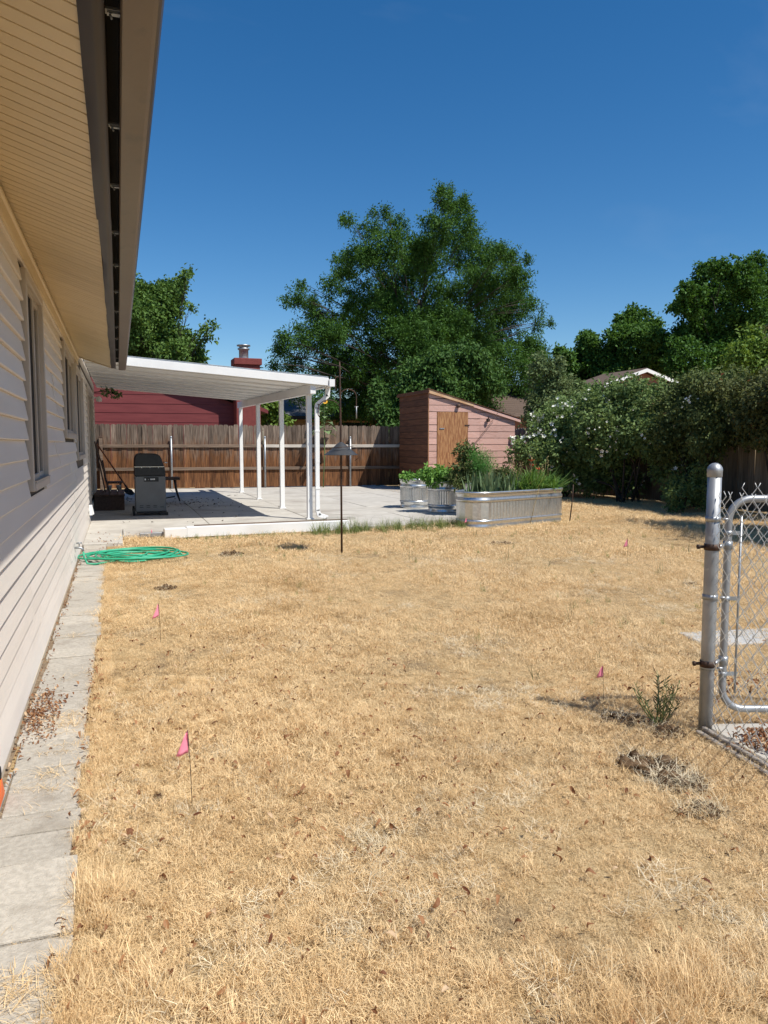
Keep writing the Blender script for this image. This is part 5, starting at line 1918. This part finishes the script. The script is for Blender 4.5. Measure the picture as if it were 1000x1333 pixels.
# timber edging under the fabric and the concrete pad behind it
a = Vector((PX_ - .03, PY_ - .02, 0))
b = Vector((2.33, 1.75, 0))
dd = (b - a)
ln = dd.length
o = MB().box(0, ln, -.012, .012, -.05, .035).build('edging_board', M['timber_grey'], None, .004)
o.location = a
o.rotation_euler = (0, 0, math.atan2(dd.y, dd.x))
tag(o, 'weathered timber edging under the chain-link fabric', 'edging')
o = MB().box(0, ln, -.04, -.014, -.05, .02).build('edging_board', M['timber_grey'], None, .004)
o.location = a
o.rotation_euler = (0, 0, math.atan2(dd.y, dd.x))
tag(o, 'lower split timber strip on the lawn side of the gate edging', 'edging')
o = MB().prism([(2.50, 2.76), (3.6, 2.42), (3.5, 1.6), (2.37, 1.7)], 2, -.05, .022).build('gate_pad', M['concrete'], None, .005)
struct(o)
# stepping slab further out
c = (gnd(897, 826) + gnd(905, 842)) / 2
o = MB().box(0, 1.2, -.17, .17, -.03, .014).build('stepping_slab', M['stone'], None, .008)
o.location = c
o.rotation_euler = (0, 0, math.atan2(-.11, .75))
tag(o, 'flat pale concrete slab on the dry lawn beyond the gate', 'slab')
# ================================================================== FLAGS
def make_flag():
    t = thing('marker_flag', 'nearest pink marker flag, by the paver path', 'flag', (0, 0, 0), 'pink marker flags in the lawn')
    MB().tube([(.004, 0, -.03), (0, 0, .15), (-.006, 0, .285)], .0013, 5).build('wire', M['rust'], t)
    vv, ff = [], []
    for i in range(7):
        t_ = i / 6
        for j in range(5):
            u = j / 4
            w = .040 * u * (.35 + .75 * t_)
            z = .285 - .085 * t_ - .012 * u * (1 - t_) - .01 * u
            vv.append((-.005 - w, .010 * math.sin(u * 5 + t_ * 1.5) * (.3 + u), z))
    for i in range(6):
        for j in range(4):
            ff.append((i * 5 + j, i * 5 + j + 1, i * 5 + 6 + j, i * 5 + 5 + j))
    o = MB().add(vv, ff, True).build('flag', M['pink'], t)
    o.modifiers.new('thick', 'SOLIDIFY').thickness = .0006
    return t


f0_ = make_flag()
f0_.location = gnd(249, 1050)
f0_.rotation_euler = (0, 0, -.1)
for (x, y, rz, lab) in ((209, 842, .25, 'pink marker flag midway along the paver path'),
                        (785, 918, -.75, 'pink marker flag by the dirt clods left of the gate post'),
                        (817, 735, -.6, 'small distant pink marker flag in front of the shrubs'),
                        (197, 704, 2.2, 'pink marker flag behind the spare downspout at the slab edge'),
                        (608, 695, -.5, 'pink marker flag at the near end of the oval tank')):
    dup(f0_, gnd(x, y), rz, lab, 1.0 if y != 704 else .55)
for o in bpy.data.objects:
    if o.name.startswith('marker_flag') and 'oval tank' in o['label']:
        o.scale = (.85,) * 3
    if o.name.startswith('marker_flag') and 'dirt clods' in o['label']:
        o.scale = (.72,) * 3

# ================================================================== HOSE
hz = []
g = random.Random(9)
hz += [(XW + .085, 8.73, .155), (XW + .09, 8.72, .10), (XW + .12, 8.70, .03), (XW + .2, 8.68, .022)]
cx, cy = .12, 9.12
tot = 9 * 26
for i in range(tot):
    an = -2.2 + i * 2 * math.pi / 26
    lo = i / 26
    rx = .40 + .10 * math.sin(lo * 2.1) - .12 * math.sin(lo * 1.3 + 1)
    ry = .27 + .09 * math.sin(lo * 1.7 + 2)
    ox = .07 * math.sin(lo * 1.1)
    oy = .10 * math.sin(lo * 2.3)
    hz.append((cx + ox + rx * math.cos(an), cy + oy + 1.25 * ry * math.sin(an), max(.026, .036 + .003 * lo + .012 * math.sin(an * 1.5 + lo))))
for i in range(6):
    hz.append((cx + .45 + .03 * i * .6, cy - .1 + .16 * math.sin(i * .5), .03))
o = MB().tube(hz, .0105, 7).build('garden_hose', M['hose'])
tag(o, 'green garden hose heaped in coils across the path, joined to the wall tap', 'hose')

# ================================================================== ORANGE TOOL
ot = thing('orange_cord_winder', 'orange plastic tool base with thin cord loop against the wall', 'tool', (-.44, 2.98, 0))
mb = MB().prism([(2.90, .014), (3.04, .014), (3.02, .05), (2.985, .10), (2.955, .10), (2.91, .05)], 0, -.455, -.432)
mb.build('base', M['orange'], ot, .004)
MB().lathe([(.0, 0), (.012, 0), (.014, .02), (.012, .045), (0, .047)], (-.444, 2.97, .10), 10).build('collar', M['black'], ot)
pts = []
for i in range(17):
    an = -R(70) + R(320) * i / 16
    pts.append((-.443, 2.985 + .035 * math.sin(an), .205 - .05 * math.cos(an)))
MB().tube([(-.444, 2.97, .147)] + pts, .0035, 6).build('cord_loop', M['orange'], ot)


# ================================================================== CLODS, WEED
def clod(name, label, c, rx, ry, h, seed, rz=0, n=14, roots=.3):
    g = random.Random(seed)
    t = thing(name, label, 'dirt clod', c, 'clods by the gate')
    mbc = MB()
    for q in range(int(60 + 420 * (rx + ry))):
        rr_, aa = math.sqrt(g.random()), g.uniform(0, 6.283)
        k_ = (1 - rr_ * .55)
        s0 = min(rx, ry) * k_ * (.05 + .42 * g.random() ** 4)
        sx, sy, sz = (s0 * g.uniform(.7, 1.4) for _ in range(3))
        x, y = rx * rr_ * math.cos(aa), ry * rr_ * math.sin(aa)
        o_ = Vector((c[0] + x * math.cos(rz) - y * math.sin(rz), c[1] + x * math.sin(rz) + y * math.cos(rz), h * k_ * g.uniform(.0, .55) * (.4 + s0 / min(rx, ry) * 2)))
        vv = []
        for (a_, b_) in [(0, -1)] + [(p * 1.2566, -.35) for p in range(5)] + [(p * 1.2566 + .6, .45) for p in range(5)] + [(0, 1)]:
            r_q = math.sqrt(max(0, 1 - b_ * b_)) * g.uniform(.7, 1.25)
            vv.append(o_ + Vector((sx * r_q * math.cos(a_), sy * r_q * math.sin(a_), sz * b_ * g.uniform(.7, 1.2))))
        ff = [(0, 1 + (p + 1) % 5, 1 + p) for p in range(5)] + [(11, 6 + p, 6 + (p + 1) % 5) for p in range(5)]
        for p in range(5):
            ff += [(1 + p, 1 + (p + 1) % 5, 6 + p), (1 + (p + 1) % 5, 6 + (p + 1) % 5, 6 + p)]
        mbc.add(vv, ff)
    n_ = 18
    vv, ff = [], []
    for i in range(6):
        t_ = i / 5
        for k in range(n_):
            an = 2 * math.pi * k / n_
            r = (1.05 - t_) * (1 + g.uniform(-.2, .2))
            x, y = rx * r * math.cos(an), ry * r * math.sin(an)
            vv.append((c[0] + x * math.cos(rz) - y * math.sin(rz), c[1] + x * math.sin(rz) + y * math.cos(rz), -.008 + h * .38 * math.sin(t_ * math.pi / 2) * (1 + g.uniform(-.35, .35))))
    for i in range(5):
        for k in range(n_):
            k2 = (k + 1) % n_
            ff.append((i * n_ + k, i * n_ + k2, (i + 1) * n_ + k2, (i + 1) * n_ + k))
    mbc.add(vv, ff)
    mbc.build('soil_lump', M['dirt'], t)
    V, F, tt = blades(int(260 * (rx + ry) * 7 * roots), 1.0, .03, .11, .0022, seed, (.4, 1.4), .5)
    V = V.reshape(-1, 7, 3)
    b0 = V[:, 0:1, :].copy()
    V = V + b0 * np.array([rx * 1.1 - 1, ry * 1.1 - 1, 0])
    rr = np.sqrt((b0[:, 0, 0]) ** 2 + (b0[:, 0, 1]) ** 2)
    V[:, :, 2] += (np.clip(1 - rr, 0, 1) * h * .9)[:, None]
    V = V.reshape(-1, 3)
    X, Y = V[:, 0].copy(), V[:, 1].copy()
    V[:, 0] = c[0] + X * math.cos(rz) - Y * math.sin(rz)
    V[:, 1] = c[1] + X * math.sin(rz) + Y * math.cos(rz)
    o = put(npmesh('dry_roots', V, F, M['straw_pale'], tt), 'dry_roots', t)
    o['kind'] = 'stuff'
    return t


clod('dirt_clod', 'dark crumbly clod row at the foot of the pink flag by the gate', gnd(810, 938), .13, .06, .06, 71, -.5)
clod('dirt_clod', 'dark clod under the weed beside the post', gnd(865, 955), .10, .07, .05, 72, -.4)
clod('dirt_clod', 'biggest upturned dark clod, below the weed', gnd(845, 998), .14, .09, .06, 73, -.6)
clod('dirt_clod', 'pale dead grass root clump beside the biggest clod', gnd(885, 1020), .12, .08, .035, 74, -.6, roots=1.3)
clod('dirt_clod', 'small pale tuft of dead roots furthest towards the camera', gnd(915, 1055), .09, .06, .02, 75, -.5, roots=1.2)
clod('dirt_clod', 'small far clod in the dry lawn left of the post', gnd(898, 762), .08, .06, .06, 76, 0)
clod('dirt_clod', 'flat dark clod in front of the oval tank', gnd(650, 708), .22, .08, .035, 77, 0)
clod('dirt_clod', 'flat earthy scrape near the hose end', gnd(300, 722), .14, .10, .03, 78, 0)
clod('dirt_clod', 'grey bare scrape beyond the second flag', gnd(215, 765), .10, .08, .02, 79, 0)

wd_ = thing('weed', 'straggly grey-green weed growing at the foot of the post', 'weed', gnd(858, 948))
c = gnd(858, 948)
g = random.Random(15)
ng_ = np.random.default_rng(15)
mb = MB()
P, D, N = [], [], []
for i in range(14):
    an = g.uniform(0, 2 * math.pi)
    le = g.uniform(.05, .16)
    h = g.uniform(.13, .27)
    p0 = c + Vector((g.uniform(-.02, .02), g.uniform(-.02, .02), 0))
    p1 = p0 + Vector((le * math.cos(an) * .6, le * math.sin(an) * .6, h * .5))
    p2 = p0 + Vector((le * math.cos(an), le * math.sin(an), h))
    mb.tube([p0, p1, p2], [.0028, .0022, .0012], 4)
    for k in range(11):
        t_ = .25 + .75 * k / 11
        q = p0.lerp(p1, t_ * 2) if t_ < .5 else p1.lerp(p2, t_ * 2 - 1)
        a2_ = g.uniform(0, 6.28)
        P.append(q)
        D.append((math.cos(a2_) * .7, math.sin(a2_) * .7, .75))
        N.append((g.uniform(-1, 1), g.uniform(-1, 1), 1))
mb.build('stem', M['stem_w'] if 'stem_w' in M else M['stem'], wd_)
P, D, N = np.array(P), np.array(D), np.array(N)
V, F = leaf_arrays(P, D, N, .02 + .03 * ng_.random(len(P)), .005 + .004 * ng_.random(len(P)), None)
o = put(npmesh('leaves', V, F, M['leaf_weed'], np.repeat(ng_.random(len(P)), 2)), 'leaves', wd_)
o['kind'] = 'stuff'

# ================================================================== DRY GRASS
rg = np.random.default_rng(42)


def lawn_mask(X, Y):
    edge = -0.165 + .018 * np.sin(Y * 7) + .012 * np.sin(Y * 17 + 1)
    m = (X > edge) & (X < 11.4) & (Y > .9) & (Y < 21.3)
    slabm = (Y > 11.18) & (X < 6.95)
    slabm |= (X < .03) & (Y > 9.9) & (Y > 9.9 + (X + .2) * 0)
    slabm |= (Y > 9.3 + np.clip(X + .17, 0, 9) * 8.0) & (X < .1)
    slabm |= (Y > 10.88 + (X - .5) * .07) & (Y < 11.2) & (X > .5) & (X < 3.3)
    # tanks
    dx, dy = X - LT.x, Y - LT.y
    u = dx * math.cos(lang) + dy * math.sin(lang)
    v = -dx * math.sin(lang) + dy * math.cos(lang)
    slabm |= (np.maximum(np.abs(u) - .79, 0) ** 2 + v ** 2) < .33 ** 2
    # pad behind the gate
    slabm |= (X > PX_ - .02 - (PY_ - Y) * .14) & (Y < PY_ + .04 - (X - PX_) * .31) & (X > 2.2)
    return m & ~slabm


def in_view(X, Y, mar=1.0):
    fx = X * math.cos(YAW) - Y * math.sin(YAW)
    fz = X * math.sin(YAW) + Y * math.cos(YAW)
    return (np.abs(fx) < fz * .52 + mar) & (fz > .9)


def emit(n, dmin, dmax, keep=None):
    X = rg.uniform(-.2, 11.4, n)
    Y = rg.uniform(.9, 21.3, n)
    fz = X * math.sin(YAW) + Y * math.cos(YAW)
    m = lawn_mask(X, Y) & in_view(X, Y) & (fz >= dmin) & (fz < dmax)
    if keep is not None:
        m &= keep(X, Y)
    X, Y = X[m], Y[m]
    return np.stack([X, Y, np.full(len(X), -.002)], 1)


def rots(n, tilt=.25):
    return np.stack([rg.normal(0, tilt, n), rg.normal(0, tilt, n), rg.uniform(0, 6.283, n)], 1)


def tufts(nm, spec, mat, cnt=6, seed=0):
    ms = []
    for i in range(cnt):
        V, F, t = blades(*spec, seed + i * 7)if len(spec) == 5 else blades(spec[0], spec[1], spec[2], spec[3], spec[4], seed + i * 7, spec[5], spec[6])
        ms.append(npmesh(nm, V, F, mat, t))
    return proto(ms, nm)


area = 11.6 * 20.4
near = tufts('near_tuft', (70, .055, .016, .050, .0016, (.45, 1.5), .45), M['straw'], 8, 100)
mid = tufts('mid_tuft', (70, .085, .016, .050, .0021, (.4, 1.45), .4), M['straw'], 8, 200)
far = tufts('far_tuft', (80, .15, .02, .052, .0038, (.3, 1.35), .4), M['straw'], 8, 300)


BARE = [tuple(gnd(x, y))[:2] + (r,) for (x, y, r) in ((935, 1322, .10), (815, 1255, .06), (270, 1255, .07), (165, 1255, .05), (590, 1300, .05), (470, 1210, .06), (330, 1180, .05), (720, 1150, .05), (175, 1110, .06), (420, 1060, .06), (860, 1010, .12), (250, 745, .10), (330, 722, .10), (560, 800, .1), (640, 900, .08), (380, 890, .08))]


def thin(X, Y):
    # bare and worn spots
    q = np.sin(X * 3.1 + 1.3 * np.sin(Y * 1.9)) * np.sin(Y * 2.7 + 1.1 * np.sin(X * 2.3)) + .5 * np.sin(X * 7.7 + Y * 5.1) * np.sin(Y * 8.3 - X * 3)
    keep = np.ones(len(X), bool)
    for (bx, by, br_) in BARE:
        d_ = np.hypot(X - bx, Y - by) / (br_ * (1 + .35 * np.sin(5 * np.arctan2(Y - by, X - bx) + bx * 9)))
        keep &= (d_ > 1) | (rg.random(len(X)) < .12 + .5 * np.clip(d_, 0, 1) ** 3)
    return keep & (rg.random(len(X)) < np.clip(1.0 - .45 * (q > .95), .2, 1))


for (nm, dens, d0, d1, cl_, tilt) in (('dry_grass', 1250, .9, 4.2, near, .3), ('dry_grass', 720, 4.2, 8.5, mid, .25), ('dry_grass', 240, 8.5, 24, far, .2)):
    pts = emit(int(area * dens), d0, d1, thin)
    fzz = pts[:, 0] * math.sin(YAW) + pts[:, 1] * math.cos(YAW)
    patch = .8 + .35 * np.sin(pts[:, 0] * 2.2 + pts[:, 1]) * np.sin(pts[:, 1] * 1.6 - pts[:, 0] * .8)
    scatter(nm, pts, rots(len(pts), tilt), patch * rg.uniform(.65, 1.3, len(pts)), cl_, 5, 8)
# taller bunches: foreground corners, path edge
tall = tufts('tall_tuft', (90, .05, .06, .14, .0018, (.05, 1.0), .5), M['straw'], 5, 400)
pts = emit(int(area * 4), .9, 24)
edge = np.stack([rg.uniform(-.17, -.08, 260), rg.uniform(1.3, 9.2, 260), np.full(260, -.002)], 1)
bl_ = []
for (x, y, s, n) in ((870, 1290, .10, 22), (800, 1325, .10, 16), (130, 1290, .07, 14), (930, 1300, .1, 14), (120, 1180, .05, 8), (640, 1330, .1, 8), (330, 1320, .12, 8), (980, 1250, .1, 8)):
    p = gnd(x, y)
    bl_.append(np.stack([rg.normal(p.x, s, n), rg.normal(p.y, s * .8, n), np.full(n, -.002)], 1))
pts = np.concatenate([pts, edge] + bl_)
scatter('tall_dry_grass', pts, rots(len(pts), .15), np.concatenate([rg.uniform(.5, .95, len(pts) - len(edge) - sum(len(b) for b in bl_)), rg.uniform(.35, .7, len(edge)), rg.uniform(.6, 1.05, sum(len(b) for b in bl_))]), tall, 6, 5)
# pale matted thatch
pale = tufts('pale_tuft', (70, .07, .03, .08, .0018, (.8, 1.5), .35), M['straw_pale'], 5, 500)
pts = emit(int(area * 55), .9, 9, lambda X, Y: (np.sin(X * 2.9 + 2 * np.sin(Y * 1.7)) * np.cos(Y * 3.3 - X) > .25))
scatter('matted_thatch', pts, rots(len(pts), .2), rg.uniform(.7, 1.2, len(pts)), pale, 7, 5)
# green strip at the slab edge and stray green blades
gtf = tufts('green_tuft', (26, .06, .08, .26, .0055, (.02, .55), .35), M['grass_green'], 5, 600)
pts = np.stack([rg.uniform(2.6, 5.3, 200), rg.normal(10.95, .16, 200), np.full(200, -.002)], 1)
pts = pts[(pts[:, 1] < 11.17) & lawn_mask(pts[:, 0], pts[:, 1])]
p2 = np.stack([rg.uniform(.7, 3.2, 90), rg.normal(10.72, .10, 90), np.full(90, -.002)], 1)
p3 = np.stack([rg.normal(1.9, .25, 16), rg.normal(9.3, .12, 16), np.full(16, -.002)], 1)
p4 = emit(int(area * 2.2), 5, 14)
al = np.concatenate([pts, p2, p3, p4])
sc_ = np.concatenate([rg.uniform(.6, 1.2, len(pts)), rg.uniform(.25, .5, len(p2)), rg.uniform(.25, .45, len(p3)), rg.uniform(.2, .5, len(p4))])
scatter('green_grass', al, rots(len(al), .1), sc_, gtf, 8, 5)
# sparse thin dark weeds in the lawn
wdt = tufts('dark_weed', (5, .03, .08, .2, .0045, (.05, .5), .2), M['leaf_weed'], 5, 700)
pts = emit(int(area * 1.3), 4, 11, lambda X, Y: X > 1.2)
scatter('lawn_weeds', pts, rots(len(pts), .1), rg.uniform(.5, 1.1, len(pts)), wdt, 9, 5)

# fallen leaves: curled, rusty
def dead_leaf(seed):
    g_ = np.random.default_rng(seed)
    L, w = .020 + .014 * g_.random(), .009 + .007 * g_.random()
    V, F = [], []
    cu = g_.uniform(.5, 1.6)
    for i in range(5):
        t_ = i / 4
        ww = w * math.sin(math.pi * (.12 + .84 * t_)) ** .8
        z = .007 * math.sin(t_ * math.pi * cu) + .003
        x = L * (t_ - .5)
        V += [(x, -ww / 2, z + .35 * ww + g_.uniform(-.002, .002)), (x, 0, z), (x, ww / 2, z + .35 * ww + g_.uniform(-.002, .002))]
    for i in range(4):
        for j in range(2):
            F.append((3 * i + j, 3 * i + j + 1, 3 * i + 4 + j, 3 * i + 3 + j))
    return npmesh('dead_leaf', np.array(V), np.array(F), M['dead_leaf'], np.full(len(F), g_.random()))


dl = proto([dead_leaf(i) for i in range(14)], 'dead_leaf')
pts = emit(int(area * 130), .9, 5.5, lambda X, Y: rg.random(len(X)) < np.clip(1.25 - X * .42, .10, 1) * np.clip(1.5 - Y * .22, .12, 1))
pts[:, 2] = rg.uniform(.008, .030, len(pts))
cl1 = np.stack([rg.normal(-.385, .045, 520), rg.normal(3.92, .20, 520), rg.uniform(.012, .026, 520)], 1)
cl2 = np.stack([rg.uniform(-.455, -.41, 240), rg.uniform(3.0, 9.6, 240), rg.uniform(.012, .03, 240)], 1)
cl3 = np.stack([rg.uniform(-.2, -.12, 120), rg.uniform(1.5, 5, 120), rg.uniform(.02, .03, 120)], 1)
cl4 = np.stack([rg.normal(2.60, .07, 320), rg.normal(2.48, .06, 320), rg.uniform(.025, .07, 320)], 1)
cl5 = np.stack([rg.normal(3.0, .25, 120), rg.normal(3.15, .1, 120), rg.uniform(.02, .05, 120)], 1)
cl6 = np.stack([rg.uniform(-.42, .2, 60), rg.uniform(9.6, 11.6, 60), np.full(60, .046)], 1)
al = np.concatenate([pts, cl1[cl1[:, 0] > -.455], cl2, cl3, cl4, cl5, cl6])
scatter('fallen_leaves', al, rots(len(al), .5), rg.uniform(.4, 1.1, len(al)) * np.where(al[:, 0] < -.3, .75, 1.0), dl, 10, 14)
# dark litter on the shaded patio
dk = []
for i in range(5):
    V, F = leaf_arrays(np.zeros((1, 3)), np.array([[1, 0, .1]]), np.array([[0, 0, 1.]]), np.array([.05]), np.array([.03]), None)
    dk.append(npmesh('litter', V, F, M['dark_litter'], np.full(2, i / 4)))
dkc = proto(dk, 'litter')
pts = np.stack([rg.normal(1.6, .35, 90), rg.normal(16.9, .6, 90), np.full(90, ZP + .008)], 1)
p2 = np.stack([rg.uniform(.0, 3.0, 50), rg.uniform(12.6, 20, 50), np.full(50, ZP + .008)], 1)
p3 = np.stack([rg.normal(.1, .25, 40), rg.normal(18.5, .5, 40), np.full(40, ZP + .008)], 1)
al = np.concatenate([pts, p2, p3])
scatter('patio_litter', al, rots(len(al), .3), rg.uniform(.5, 1.3, len(al)), dkc, 11, 5)
# dry runners and straw across the pavers
run = tufts('runner_tuft', (16, .05, .03, .10, .0018, (1.15, 1.56), .15), M['straw'], 5, 800)
pts = []
for (x, y, s, n) in ((95, 935, .05, 16), (85, 948, .05, 14), (80, 980, .04, 10), (70, 1010, .04, 6), (60, 1030, .05, 8), (40, 1290, .04, 10), (20, 1290, .04, 8), (120, 800, .06, 10), (100, 830, .04, 8), (110, 880, .05, 8)):
    p = gnd(x, y)
    pts.append(np.stack([rg.normal(p.x, s, n), rg.normal(p.y, s * .7, n), np.full(n, .014)], 1))
jn = np.stack([rg.uniform(-.44, -.17, 130), rg.choice(JOINTS, 130) + rg.normal(0, .008, 130), np.full(130, .002)], 1)
pts = np.concatenate(pts + [jn])
pts = pts[pts[:, 0] > -.44]
scatter('straw_on_path', pts, rots(len(pts), .1), rg.uniform(.5, 1.1, len(pts)), run, 12, 5)
